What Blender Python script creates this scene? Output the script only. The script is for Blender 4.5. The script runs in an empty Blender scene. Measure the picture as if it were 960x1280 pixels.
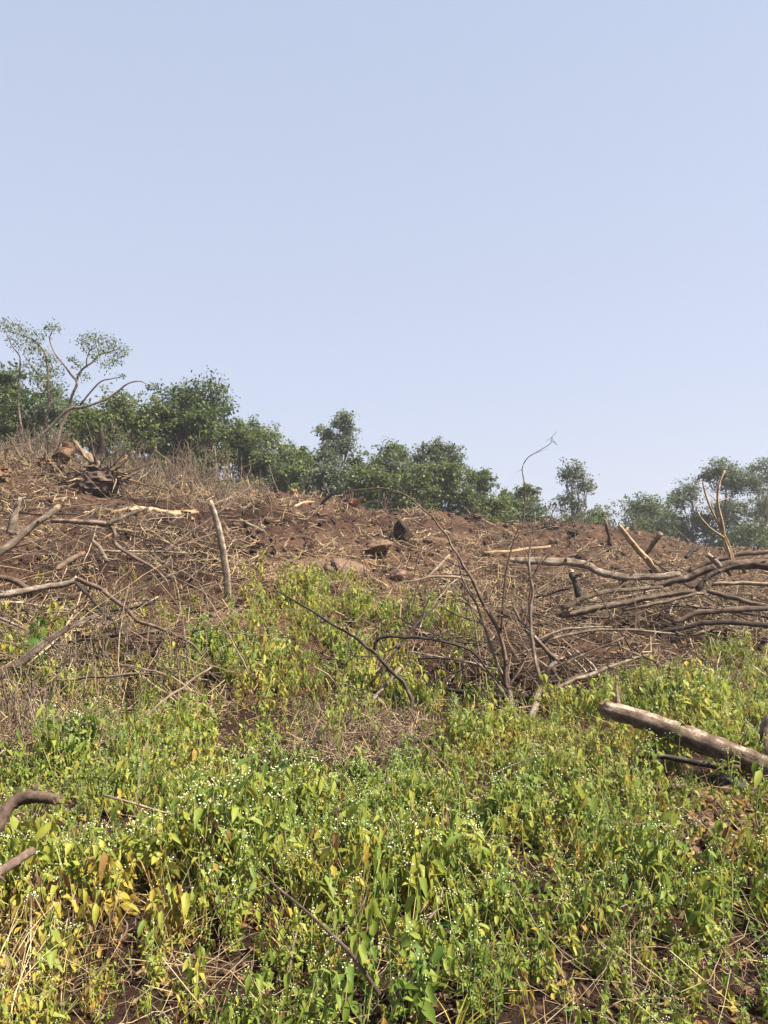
import bpy, math, random
import numpy as np
from mathutils import Vector, Matrix, Euler

# ------------------------------------------------------------------ camera, sky, sun, exposure
sc = bpy.context.scene
COL = sc.collection
W, Hh, F = 960.0, 1280.0, 967.0           # photograph frame and focal length in its pixels
CAMZ, HOR = 1.6, 700.0                    # eye height, row of the horizon
PITCH = math.atan((HOR - Hh / 2) / F)
cam = bpy.data.cameras.new('camera')
cam.sensor_fit = 'VERTICAL'
cam.angle = 2 * math.atan(Hh / 2 / F)
cam.clip_start, cam.clip_end = 0.05, 3000
cam_o = bpy.data.objects.new('camera', cam)
cam_o.location = (0, 0, CAMZ)
cam_o.rotation_euler = (math.pi / 2 + PITCH, 0, 0)
COL.objects.link(cam_o)
sc.camera = cam_o

SUN_EL, SUN_AZ = math.radians(52), math.radians(108)     # azimuth clockwise from the view direction
sun_dir = Vector((math.sin(SUN_AZ) * math.cos(SUN_EL), math.cos(SUN_AZ) * math.cos(SUN_EL), math.sin(SUN_EL)))
world = bpy.data.worlds.new('World')
sc.world = world
world.use_nodes = True
nt = world.node_tree
nt.nodes.clear()
sky = nt.nodes.new('ShaderNodeTexSky')
sky.sky_type = 'NISHITA'
sky.sun_disc = False
sky.sun_elevation = SUN_EL
sky.sun_rotation = SUN_AZ
sky.altitude = 0
sky.air_density = 1.0
sky.dust_density = 3.0
sky.ozone_density = 1.5
mixs = nt.nodes.new('ShaderNodeMix')
mixs.data_type = 'RGBA'
mixs.inputs[0].default_value = 0.74
# pale haze of a dusty day over the clear sky, whiter towards the horizon all round
tcs = nt.nodes.new('ShaderNodeTexCoord')
sep = nt.nodes.new('ShaderNodeSeparateXYZ')
nt.links.new(tcs.outputs['Generated'], sep.inputs[0])
hz_mix = nt.nodes.new('ShaderNodeMix')
hz_mix.data_type = 'RGBA'
hz_mix.inputs[6].default_value = (5.1, 5.3, 6.4, 1)
hz_mix.inputs[7].default_value = (3.8, 4.45, 5.8, 1)
hz_map = nt.nodes.new('ShaderNodeMapRange')
hz_map.inputs['From Max'].default_value = 0.75
nt.links.new(sep.outputs['Z'], hz_map.inputs['Value'])
nt.links.new(hz_map.outputs[0], hz_mix.inputs[0])
nt.links.new(hz_mix.outputs[2], mixs.inputs[7])
bg = nt.nodes.new('ShaderNodeBackground')
bg.inputs['Strength'].default_value = 0.05
wo = nt.nodes.new('ShaderNodeOutputWorld')
nt.links.new(sky.outputs[0], mixs.inputs[6])
nt.links.new(mixs.outputs[2], bg.inputs[0])
nt.links.new(bg.outputs[0], wo.inputs[0])

sun = bpy.data.lights.new('sun', 'SUN')
sun.energy = 5.0
sun.angle = math.radians(0.6)
sun.color = (1.0, 0.93, 0.80)
sun_o = bpy.data.objects.new('sun', sun)
sun_o.rotation_euler = sun_dir.to_track_quat('Z', 'Y').to_euler()
COL.objects.link(sun_o)
sc.view_settings.view_transform = 'Standard'
sc.view_settings.look = 'None'
sc.view_settings.exposure = 1.65
sc.view_settings.gamma = 1.0
sc.render.engine = 'CYCLES'
sc.cycles.max_bounces = 6
sc.cycles.transparent_max_bounces = 8
sc.cycles.use_denoising = True
sc.cycles.denoiser = 'OPENIMAGEDENOISE'
sc.cycles.denoising_input_passes = 'RGB_ALBEDO_NORMAL'

rng = np.random.default_rng(11)
random.seed(11)

# ------------------------------------------------------------------ noise and terrain
def _hash(ix, iy, seed):
    h = (ix.astype(np.int64) * 374761393 + iy.astype(np.int64) * 668265263 + seed * 1442695041) & 0xffffffff
    h = ((h ^ (h >> 13)) * 1274126177) & 0xffffffff
    h = (h ^ (h >> 16)) & 0xffffffff
    return h / 4294967295.0

def vnoise(x, y, seed=0):
    x, y = np.asarray(x, float), np.asarray(y, float)
    ix, iy = np.floor(x), np.floor(y)
    fx, fy = x - ix, y - iy
    ux, uy = fx * fx * (3 - 2 * fx), fy * fy * (3 - 2 * fy)
    a, b = _hash(ix, iy, seed), _hash(ix + 1, iy, seed)
    c, d = _hash(ix, iy + 1, seed), _hash(ix + 1, iy + 1, seed)
    return (a + (b - a) * ux) * (1 - uy) + (c + (d - c) * ux) * uy - 0.5

def fbm(x, y, seed=0, o=3):
    s, a = 0, 1.0
    for k in range(o):
        s = s + a * vnoise(x * 2.03 ** k + 7.1 * k, y * 2.03 ** k - 3.3 * k, seed + k)
        a *= 0.5
    return s

def sm(a, b, x):
    t = np.clip((x - a) / (b - a), 0, 1)
    return t * t * (3 - 2 * t)

PXT = np.array([-300, 0, 100, 200, 300, 400, 500, 600, 700, 800, 960, 1300.])
CREST = np.array([520, 560, 580, 598, 608, 617, 633, 645, 651, 666, 686, 700.])
YC = np.array([25, 26, 26, 27, 28, 29, 30, 31, 33, 35, 38, 40.])
HC = CAMZ + (HOR - CREST) / F * YC
BANK = np.array([1.3, 1.15, 1.1, 1.1, 1.05, 0.95, 0.75, 0.62, 0.5, 0.45, 0.42, 0.4])

def terrain(x, y):
    x, y = np.asarray(x, float), np.asarray(y, float)
    p = 480 + F * x / np.maximum(y, 4.0)
    hc, yc, bk = np.interp(p, PXT, HC), np.interp(p, PXT, YC), np.interp(p, PXT, BANK)
    h = bk * sm(7.6, 12.4, y)
    t = np.clip((y - 11.5) / (yc - 11.5), 0, 1)
    h = h + (hc - bk) * t * (1.3 - 0.3 * t)
    over = np.maximum(y - yc, 0)
    h = h - 0.075 * np.minimum(over, 6) - 0.02 * np.clip(over - 6, 0, 60)
    far = sm(110, 260, y)
    h = h * (1 - far)
    u = x / np.maximum(y, 1.0)
    # the gully at the foot of the bank
    h = h - 0.60 * np.exp(-((y - 9.3 - 0.2 * np.sin(x * 2)) / 0.6) ** 2) * sm(-0.02, 0.06, u) * (1 - sm(0.22, 0.32, u))
    rough = sm(8.5, 12.0, y) * (1 - sm(60, 90, y))
    h = h + (0.04 + 0.34 * rough) * fbm(x / 2.4, y / 2.4, 3, 2)
    h = h + (0.05 + 0.25 * rough) * fbm(x / 0.8, y / 0.8, 9, 2)
    h = h + (0.02 + 0.16 * rough) * np.abs(fbm(x / 0.36, y / 0.36, 17, 2)) + 0.12 * rough * np.abs(fbm(x / 0.9, y / 0.9, 27, 1)) - 0.5 * rough * np.maximum(fbm(x / 1.15, y / 1.0, 37, 2) - .22, 0)
    h = h - 0.24 * rough
    # torn face of dark red earth
    gx, gy = -3.0, 12.6
    q = np.exp(-(((x - gx) / 0.9) ** 2 + ((y - gy) / 0.7) ** 2))
    h = h - 0.32 * q
    return h

CF, SF = math.cos(PITCH), math.sin(PITCH)
def ray(px, py):
    xc, yc = (px - 480) / F, (640 - py) / F
    return np.array([xc, CF - yc * SF, SF + yc * CF])

_YS = np.exp(np.linspace(math.log(1.3), math.log(140), 330))
def ground_depth(px, py):
    r = ground_depths(np.array([px]), np.array([py]))[0]
    return None if np.isnan(r) else float(r)

def ground_depths(px, py):
    """distance at which the view through each pixel meets the ground (nan: never)"""
    out = np.full(len(px), np.nan)
    for c in range(0, len(px), 2000):
        xc, yc = (np.asarray(px[c:c + 2000]) - 480) / F, (640 - np.asarray(py[c:c + 2000])) / F
        dx, dz = xc / (CF - yc * SF), (SF + yc * CF) / (CF - yc * SF)
        below = CAMZ + dz[:, None] * _YS < terrain(dx[:, None] * _YS, np.broadcast_to(_YS, (len(dx), len(_YS))))
        hit = below.any(1)
        i = np.maximum(np.argmax(below, 1), 1)
        lo, hi = _YS[i - 1], _YS[i]
        for _ in range(5):
            m = (lo + hi) / 2
            b = CAMZ + dz * m < terrain(dx * m, m)
            lo, hi = np.where(b, lo, m), np.where(b, m, hi)
        out[c:c + 2000] = np.where(hit, hi, np.nan)
    return out

def at(px, py, depth=None, lift=0.0):
    """the place seen at a pixel: on the ground, or at a given distance in front of it"""
    g = ground_depth(px, py)
    if depth is None:
        depth = g if g else 34.0
    elif g is not None:
        depth = min(depth, g)
    d = ray(px, py)
    p = d * (depth / d[1]) + np.array([0, 0, CAMZ])
    p[2] += lift
    return p

def proj(x, y, z):
    dz = z - CAMZ
    f = y * CF + dz * SF
    v = -y * SF + dz * CF
    f = np.maximum(f, 0.2)
    return 480 + F * x / f, 640 - F * v / f

def hz(x, y):
    return float(terrain(x, y))

# ------------------------------------------------------------------ mesh helpers
class MB:
    def __init__(s):
        s.V, s.T, s.M, s.A, s.n = [], [], [], [], 0
    def add(s, V, T, m=0, a=0.5):
        V, T = np.asarray(V, np.float32), np.asarray(T, np.int32)
        s.V.append(V); s.T.append(T + s.n)
        s.M.append(np.full(len(T), m, np.int32) if np.isscalar(m) else np.asarray(m, np.int32))
        s.A.append(np.full(len(V), a, np.float32) if np.isscalar(a) else np.asarray(a, np.float32))
        s.n += len(V)
        return s
    def arrays(s):
        return np.concatenate(s.V), np.concatenate(s.T), np.concatenate(s.M), np.concatenate(s.A)
    def mesh(s, name, mats, smooth=True):
        V, T, M, A = s.arrays()
        me = bpy.data.meshes.new(name)
        me.vertices.add(len(V)); me.vertices.foreach_set('co', V.ravel())
        me.loops.add(T.size); me.loops.foreach_set('vertex_index', T.ravel())
        me.polygons.add(len(T))
        me.polygons.foreach_set('loop_start', np.arange(len(T), dtype=np.int32) * 3)
        for m in mats: me.materials.append(m)
        me.polygons.foreach_set('material_index', M)
        me.polygons.foreach_set('use_smooth', np.full(len(T), smooth))
        at_ = me.attributes.new('hue', 'FLOAT', 'POINT')
        at_.data.foreach_set('value', A)
        me.update()
        return me

def link(name, me, parent=None, loc=None):
    o = bpy.data.objects.new(name, me)
    COL.objects.link(o)
    if parent is not None: o.parent = parent
    if loc is not None: o.location = loc
    return o

def tag(o, label=None, cat=None, group=None, kind=None):
    if label: o['label'] = label
    if cat: o['category'] = cat
    if group: o['group'] = group
    if kind: o['kind'] = kind
    return o

def empty(name, loc, rz=0):
    o = bpy.data.objects.new(name, None)
    COL.objects.link(o)
    o.location = loc
    o.rotation_euler = (0, 0, rz)
    o.empty_display_size = 0.1
    return o

def smooth_path(P, R, step=4):
    """Catmull-Rom through the points"""
    P, R = np.asarray(P, float), np.asarray(R, float)
    if len(P) < 3: step = max(step, 5)
    Q = np.vstack([2 * P[0] - P[1], P, 2 * P[-1] - P[-2]])
    out, rr = [], []
    for i in range(len(P) - 1):
        a, b, c, d = Q[i], Q[i + 1], Q[i + 2], Q[i + 3]
        for k in range(step):
            t = k / step
            out.append(0.5 * (2 * b + (c - a) * t + (2 * a - 5 * b + 4 * c - d) * t * t + (3 * b - a - 3 * c + d) * t ** 3))
            rr.append(R[i] + (R[i + 1] - R[i]) * t)
    out.append(P[-1]); rr.append(R[-1])
    return np.array(out), np.array(rr)

def tube(P, R, sides=6, rough=0.0, cap=True, g=None):
    P, R = np.asarray(P, float), np.asarray(R, float)
    n = len(P)
    Tn = np.gradient(P, axis=0)
    Tn /= np.linalg.norm(Tn, axis=1)[:, None] + 1e-9
    ref = np.array([0.31, 0.11, 0.94]) if abs(Tn.mean(0)[2]) < 0.8 else np.array([0.9, 0.3, 0.1])
    A = np.cross(Tn, ref); A /= np.linalg.norm(A, axis=1)[:, None] + 1e-9
    B = np.cross(Tn, A)
    th = np.arange(sides) * 2 * math.pi / sides
    rad = R[:, None] * np.ones(sides)[None]
    if rough:
        g = g or rng
        rad = rad * (1 + 0.7 * rough * g.normal(size=(n, sides)) + 0.3 * rough * g.normal(size=(n, 1)) + 1.2 * rough * g.normal(size=(1, sides)))
    V = P[:, None] + rad[..., None] * (np.cos(th)[None, :, None] * A[:, None] + np.sin(th)[None, :, None] * B[:, None])
    V = V.reshape(-1, 3)
    i = np.arange(n - 1)[:, None] * sides
    j = np.arange(sides)[None]
    k = (j + 1) % sides
    a, b, c, d = (i + j).ravel(), (i + k).ravel(), (i + sides + k).ravel(), (i + sides + j).ravel()
    T = np.vstack([np.c_[a, b, c], np.c_[a, c, d]])
    if cap:
        m = len(V)
        V = np.vstack([V, P[:1], P[-1:]])
        jj, kk = np.arange(sides), (np.arange(sides) + 1) % sides
        T = np.vstack([T, np.c_[kk, jj, np.full(sides, m)], np.c_[(n - 1) * sides + jj, (n - 1) * sides + kk, np.full(sides, m + 1)]])
    return V, T

def ico(level=1):
    import bmesh
    b = bmesh.new()
    bmesh.ops.create_icosphere(b, subdivisions=level, radius=1)
    V = np.array([v.co[:] for v in b.verts]); T = np.array([[v.index for v in f.verts] for f in b.faces])
    b.free()
    return V, T
ICO = {k: ico(k) for k in (1, 2, 3, 4)}

def n3(V, s, seed):
    return vnoise(V[:, 0] * s + V[:, 2] * s * 0.7, V[:, 1] * s - V[:, 2] * s * 0.9, seed) + vnoise(V[:, 2] * s + 3.1, V[:, 0] * s * 0.6 + V[:, 1] * s * 0.5, seed + 5)

def rotm(yaw, pitch, roll):
    """(m,3,3) from arrays: Rz(yaw) Rx(pitch) Ry(roll)"""
    yaw, pitch, roll = np.broadcast_arrays(np.atleast_1d(yaw).astype(float), pitch, roll)
    cy, sy, cp, sp, cr, sr = np.cos(yaw), np.sin(yaw), np.cos(pitch), np.sin(pitch), np.cos(roll), np.sin(roll)
    z, o = np.zeros_like(cy), np.ones_like(cy)
    Rz = np.stack([cy, -sy, z, sy, cy, z, z, z, o], -1).reshape(-1, 3, 3)
    Rx = np.stack([o, z, z, z, cp, -sp, z, sp, cp], -1).reshape(-1, 3, 3)
    Ry = np.stack([cr, z, sr, z, o, z, -sr, z, cr], -1).reshape(-1, 3, 3)
    return Rz @ Rx @ Ry

def scatter(mb, tpl, pos, R, scale, hue, mat=None, shift=False):
    """many copies of a template (V,T,M,A) baked into one mesh"""
    V, T, M, A = tpl
    m = len(pos)
    if m == 0: return
    sc_ = np.asarray(scale, float)
    if sc_.ndim == 1: sc_ = sc_[:, None, None]
    else: sc_ = sc_[:, None, :]
    out = np.einsum('mij,mnj->mni', R, V[None] * sc_) + np.asarray(pos)[:, None]
    TT = T[None] + (np.arange(m) * len(V))[:, None, None]
    MM = np.tile(M, m) if mat is None else np.full(m * len(T), mat, np.int32)
    h = np.asarray(hue, float)[:, None]
    AA = (A[None] + h) if shift else np.repeat(h, len(V), 1)
    mb.add(out.reshape(-1, 3), TT.reshape(-1, 3), MM, np.clip(AA, 0, 1).ravel())

def leaf_tpl(w=0.27, fold=0.10, droop=0.25, tip=1.0, lod=False):
    V = [(0, 0, 0)]
    for t, ww in (((0.45, w),) if lod else ((0.3, 0.95 * w), (0.68, 0.74 * w))):
        z = -droop * t * t
        V += [(-ww, t, z + fold * ww / w), (0, t, z), (ww, t, z + fold * ww / w)]
    n = len(V)
    V.append((0, tip, -droop))
    T = [(0, 2, 1), (0, 3, 2)]
    if not lod:
        T += [(1, 2, 5), (1, 5, 4), (2, 3, 6), (2, 6, 5)]
    T += [(n - 3, n - 2, n), (n - 2, n - 1, n)]
    return np.array(V, float), np.array(T), np.zeros(len(T), np.int32), np.zeros(len(V))
LEAF = leaf_tpl(.25, .11, .30)
LEAF_THIN = leaf_tpl(0.17, 0.06, 0.32)
LEAF_WIDE = leaf_tpl(0.23, 0.13, 0.30)
LEAF_TREE = (np.array([(0, 0, 0), (-0.3, 0.5, 0.05), (0, 1, -0.12), (0.3, 0.5, 0.05)], float), np.array([(0, 3, 1), (1, 3, 2)]), np.zeros(2, np.int32), np.zeros(4))
def flower_tpl():
    V, T = [], []
    for k in range(6):
        a = k * math.pi / 3
        b = len(V)
        V += [(0, 0, 0.25), (math.cos(a - .4), math.sin(a - .4), 0.45), (1.1 * math.cos(a), 1.1 * math.sin(a), 0.1), (math.cos(a + .4), math.sin(a + .4), 0.45), (0, 0, -0.5)]
        T += [(b, b + 1, b + 2), (b, b + 2, b + 3), (b + 4, b + 2, b + 1), (b + 4, b + 3, b + 2)]
    return np.array(V, float), np.array(T), np.zeros(len(T), np.int32), np.zeros(len(V))
FLOWER = flower_tpl()
def crumpled(tpl, k, amt):
    """variants of a leaf: curled, twisted, one side folded"""
    out = []
    for i in range(k):
        g = np.random.default_rng(4400 + i)
        V = tpl[0].copy()
        tw = g.normal(0, .55) * V[:, 1]
        V = np.c_[V[:, 0] * np.cos(tw) - V[:, 2] * np.sin(tw), V[:, 1], V[:, 0] * np.sin(tw) + V[:, 2] * np.cos(tw)]
        V[:, 0] += g.normal(0, .10) * V[:, 1] ** 2
        V[:, 2] += g.normal(0, .16) * V[:, 1] ** 2
        V[1:] += g.normal(size=(len(V) - 1, 3)) * amt
        V[:, 0] *= g.uniform(.7, 1.15)
        out.append((V, tpl[1], tpl[2], tpl[3]))
    return out
LEAF_SET, WIDE_SET = crumpled(LEAF, 6, .018), crumpled(LEAF_WIDE, 6, .03)
LEAF_FAR, WIDE_FAR = crumpled(leaf_tpl(.25, .11, .30, lod=True), 6, .018), crumpled(leaf_tpl(.23, .13, .30, lod=True), 6, .03)
BUD = (np.array([(1, 0, 0), (-.5, .87, 0), (-.5, -.87, 0), (0, 0, .8), (0, 0, -.6)], float), np.array([(0, 1, 3), (1, 2, 3), (2, 0, 3), (1, 0, 4), (2, 1, 4), (0, 2, 4)]), np.zeros(6, np.int32), np.zeros(5))

# ------------------------------------------------------------------ materials
def ramp_node(nt, stops):
    r = nt.nodes.new('ShaderNodeValToRGB')
    e = r.color_ramp.elements
    while len(e) > 1: e.remove(e[-1])
    e[0].position, e[0].color = stops[0][0], (*stops[0][1], 1)
    for p, c in stops[1:]:
        n = e.new(p); n.color = (*c, 1)
    return r

def noise_node(nt, scale, detail=4, rough=0.6, coord=None, vec=None):
    n = nt.nodes.new('ShaderNodeTexNoise')
    n.inputs['Scale'].default_value = scale
    n.inputs['Detail'].default_value = detail
    n.inputs['Roughness'].default_value = rough
    if vec is not None: nt.links.new(vec, n.inputs['Vector'])
    return n

def base_mat(name, rough=0.85):
    m = bpy.data.materials.new(name)
    m.use_nodes = True
    nt = m.node_tree
    b = nt.nodes['Principled BSDF']
    b.inputs['Roughness'].default_value = rough
    b.inputs['Specular IOR Level'].default_value = 0.15
    return m, nt, b

def attr_node(nt):
    a = nt.nodes.new('ShaderNodeAttribute')
    a.attribute_name = 'hue'
    return a

def leaf_mat(name, stops, trans=0.35, rough=0.5, k=1.0):
    stops = [(p, tuple(v * k for v in c)) for p, c in stops]
    m, nt, b = base_mat(name, rough)
    L = nt.links.new
    a = attr_node(nt)
    geo = nt.nodes.new('ShaderNodeNewGeometry')
    n = noise_node(nt, 45, 3, 0.6, vec=geo.outputs['Position'])
    add = nt.nodes.new('ShaderNodeMath'); add.operation = 'MULTIPLY_ADD'
    L(n.outputs['Fac'], add.inputs[0]); add.inputs[1].default_value = 0.16
    L(a.outputs['Fac'], add.inputs[2])
    sub = nt.nodes.new('ShaderNodeMath'); sub.operation = 'SUBTRACT'; L(add.outputs[0], sub.inputs[0]); sub.inputs[1].default_value = 0.08
    r = ramp_node(nt, stops)
    L(sub.outputs[0], r.inputs[0])
    L(r.outputs[0], b.inputs['Base Color'])
    b.inputs['Specular IOR Level'].default_value = 0.22
    tr = nt.nodes.new('ShaderNodeBsdfTranslucent')
    L(r.outputs[0], tr.inputs['Color'])
    mx = nt.nodes.new('ShaderNodeMixShader')
    mx.inputs[0].default_value = trans
    L(b.outputs[0], mx.inputs[1]); L(tr.outputs[0], mx.inputs[2])
    L(mx.outputs[0], nt.nodes['Material Output'].inputs['Surface'])
    return m

WEED_STOPS = [(0.0, (0.038, 0.088, 0.02)), (0.3, (0.11, 0.168, 0.028)), (0.52, (0.215, 0.255, 0.042)), (0.68, (0.33, 0.315, 0.055)),
              (0.8, (0.42, 0.30, 0.055)), (0.9, (0.24, 0.13, 0.055)), (1.0, (0.12, 0.07, 0.038))]
M_WEED = leaf_mat('weed leaf', WEED_STOPS, 0.44)
M_TREE = leaf_mat('tree leaf', [(0.0, (0.04, 0.066, 0.028)), (0.35, (0.078, 0.106, 0.033)), (0.6, (0.124, 0.148, 0.04)), (0.8, (0.19, 0.20, 0.062)), (1.0, (0.21, 0.16, 0.075))], 0.38, k=.98)
M_GREYTREE = leaf_mat('grey green leaf', [(0.0, (0.066, 0.085, 0.053)), (0.5, (0.12, 0.145, 0.085)), (1.0, (0.19, 0.20, 0.125))], 0.36, k=.95)
M_FLOWER, _nt, _b = base_mat('white petals', 0.6)
_b.inputs['Base Color'].default_value = (0.47, 0.49, 0.29, 1)

def stem_mat():
    m, nt, b = base_mat('stem', 0.7)
    a = attr_node(nt)
    r = ramp_node(nt, [(0, (0.10, 0.16, 0.04)), (0.5, (0.20, 0.22, 0.07)), (0.75, (0.34, 0.26, 0.10)), (1, (0.22, 0.13, 0.07))])
    nt.links.new(a.outputs['Fac'], r.inputs[0]); nt.links.new(r.outputs[0], b.inputs['Base Color'])
    return m
M_STEM = stem_mat()

def straw_mat():
    m, nt, b = base_mat('dry straw', 0.75)
    a = attr_node(nt)
    r = ramp_node(nt, [(0, (0.06, 0.04, 0.028)), (0.3, (0.18, 0.122, 0.08)), (0.6, (0.34, 0.25, 0.15)), (0.85, (0.46, 0.36, 0.21)), (1, (0.44, 0.31, 0.11))])
    nt.links.new(a.outputs['Fac'], r.inputs[0]); nt.links.new(r.outputs[0], b.inputs['Base Color'])
    return m
M_STRAW = straw_mat()

def bark_mat(name, dark, mid, light, bump=0.6, scale=1.0):
    dark, mid, light = ([v * k for v in c] for c, k in ((dark, .55), (mid, .66), (light, .74)))
    m, nt, b = base_mat(name, 0.88)
    L = nt.links.new
    tc = nt.nodes.new('ShaderNodeTexCoord')
    n1 = noise_node(nt, 9 * scale, 6, 0.7, vec=tc.outputs['Object'])
    n2 = noise_node(nt, 55 * scale, 4, 0.65, vec=tc.outputs['Object'])
    n3_ = noise_node(nt, 2.2 * scale, 3, 0.6, vec=tc.outputs['Object'])
    mx = nt.nodes.new('ShaderNodeMath'); mx.operation = 'MULTIPLY_ADD'
    L(n2.outputs['Fac'], mx.inputs[0]); mx.inputs[1].default_value = 0.45
    L(n1.outputs['Fac'], mx.inputs[2])
    mx2 = nt.nodes.new('ShaderNodeMath'); mx2.operation = 'MULTIPLY_ADD'
    L(n3_.outputs['Fac'], mx2.inputs[0]); mx2.inputs[1].default_value = 0.5
    L(mx.outputs[0], mx2.inputs[2])
    at_ = attr_node(nt)
    mx3 = nt.nodes.new('ShaderNodeMath'); mx3.operation = 'MULTIPLY_ADD'
    L(at_.outputs['Fac'], mx3.inputs[0]); mx3.inputs[1].default_value = 0.34; L(mx2.outputs[0], mx3.inputs[2])
    r = ramp_node(nt, [(0.66, dark), (0.90, mid), (1.0, light)])
    sub = nt.nodes.new('ShaderNodeMath'); sub.operation = 'MULTIPLY'
    L(mx3.outputs[0], sub.inputs[0]); sub.inputs[1].default_value = 0.71
    L(sub.outputs[0], r.inputs[0])
    L(r.outputs[0], b.inputs['Base Color'])
    bp = nt.nodes.new('ShaderNodeBump'); bp.inputs['Strength'].default_value = bump; bp.inputs['Distance'].default_value = 0.01
    L(mx.outputs[0], bp.inputs['Height']); L(bp.outputs[0], b.inputs['Normal'])
    return m
B_GREY = bark_mat('grey bark', (0.10, 0.068, 0.05), (0.27, 0.205, 0.155), (0.46, 0.38, 0.30))
B_LOG = bark_mat('weathered log bark', (0.085, 0.055, 0.038), (0.25, 0.175, 0.125), (0.46, 0.37, 0.29), bump=1.0)
B_BROWN = bark_mat('brown bark', (0.075, 0.048, 0.036), (0.18, 0.12, 0.09), (0.30, 0.22, 0.165))
B_DARK = bark_mat('charred bark', (0.022, 0.016, 0.014), (0.065, 0.046, 0.038), (0.15, 0.11, 0.09))
B_TAN = bark_mat('peeled tan wood', (0.15, 0.098, 0.064), (0.31, 0.225, 0.155), (0.48, 0.38, 0.28))
B_PALE = bark_mat('fresh pale wood', (0.27, 0.17, 0.09), (0.46, 0.33, 0.20), (0.62, 0.50, 0.34))
B_ORANGE = bark_mat('raw orange wood', (0.13, 0.07, 0.04), (0.27, 0.165, 0.095), (0.42, 0.29, 0.18))
B_HEAP = bark_mat('grey tan limb', (0.08, 0.055, 0.04), (0.20, 0.145, 0.105), (0.35, 0.275, 0.21), bump=1.0)
B_RED = bark_mat('red fibrous roots', (0.11, 0.04, 0.025), (0.27, 0.115, 0.07), (0.42, 0.24, 0.15))
B_STONE = bark_mat('dusty stone', (0.11, 0.065, 0.048), (0.23, 0.155, 0.115), (0.38, 0.28, 0.22), scale=0.5, bump=0.9)
B_BLACKSTONE = bark_mat('black stone', (0.012, 0.012, 0.013), (0.04, 0.038, 0.04), (0.11, 0.10, 0.095), bump=0.8)

DIRT_STOPS = [(0.0, (0.014, 0.008, 0.006)), (0.28, (0.055, 0.029, 0.019)), (0.5, (0.122, 0.068, 0.043)), (0.72, (0.215, 0.136, 0.088)), (1.0, (0.34, 0.25, 0.175))]
def dirt_mat(name, use_attr_only=False):
    m, nt, b = base_mat(name, 0.95)
    L = nt.links.new
    b.inputs['Specular IOR Level'].default_value = 0.1
    a = attr_node(nt)
    geo = nt.nodes.new('ShaderNodeNewGeometry')
    P = geo.outputs['Position']
    n1 = noise_node(nt, 0.9, 6, 0.65, vec=P)
    n2 = noise_node(nt, 7, 6, 0.7, vec=P)
    n3_ = noise_node(nt, 40, 4, 0.7, vec=P)
    def madd(x, k, y):
        q = nt.nodes.new('ShaderNodeMath'); q.operation = 'MULTIPLY_ADD'
        L(x, q.inputs[0]); q.inputs[1].default_value = k; L(y, q.inputs[2]); return q.outputs[0]
    s = madd(n1.outputs['Fac'], 0.5, a.outputs['Fac'])
    s = madd(n2.outputs['Fac'], 0.55, s)
    s = madd(n3_.outputs['Fac'], 0.35, s)
    q = nt.nodes.new('ShaderNodeMath'); q.operation = 'SUBTRACT'; L(s, q.inputs[0]); q.inputs[1].default_value = 0.70
    r = ramp_node(nt, DIRT_STOPS)
    L(q.outputs[0], r.inputs[0]); L(r.outputs[0], b.inputs['Base Color'])
    v = nt.nodes.new('ShaderNodeTexVoronoi'); v.inputs['Scale'].default_value = 14; L(P, v.inputs['Vector'])
    hgt = madd(n2.outputs['Fac'], 1.2, n3_.outputs['Fac'])
    hgt = madd(v.outputs['Distance'], 0.6, hgt)
    bp = nt.nodes.new('ShaderNodeBump'); bp.inputs['Strength'].default_value = 1.0; bp.inputs['Distance'].default_value = 0.08
    L(hgt, bp.inputs['Height']); L(bp.outputs[0], b.inputs['Normal'])
    return m
M_DIRT = dirt_mat('red brown soil')

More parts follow.
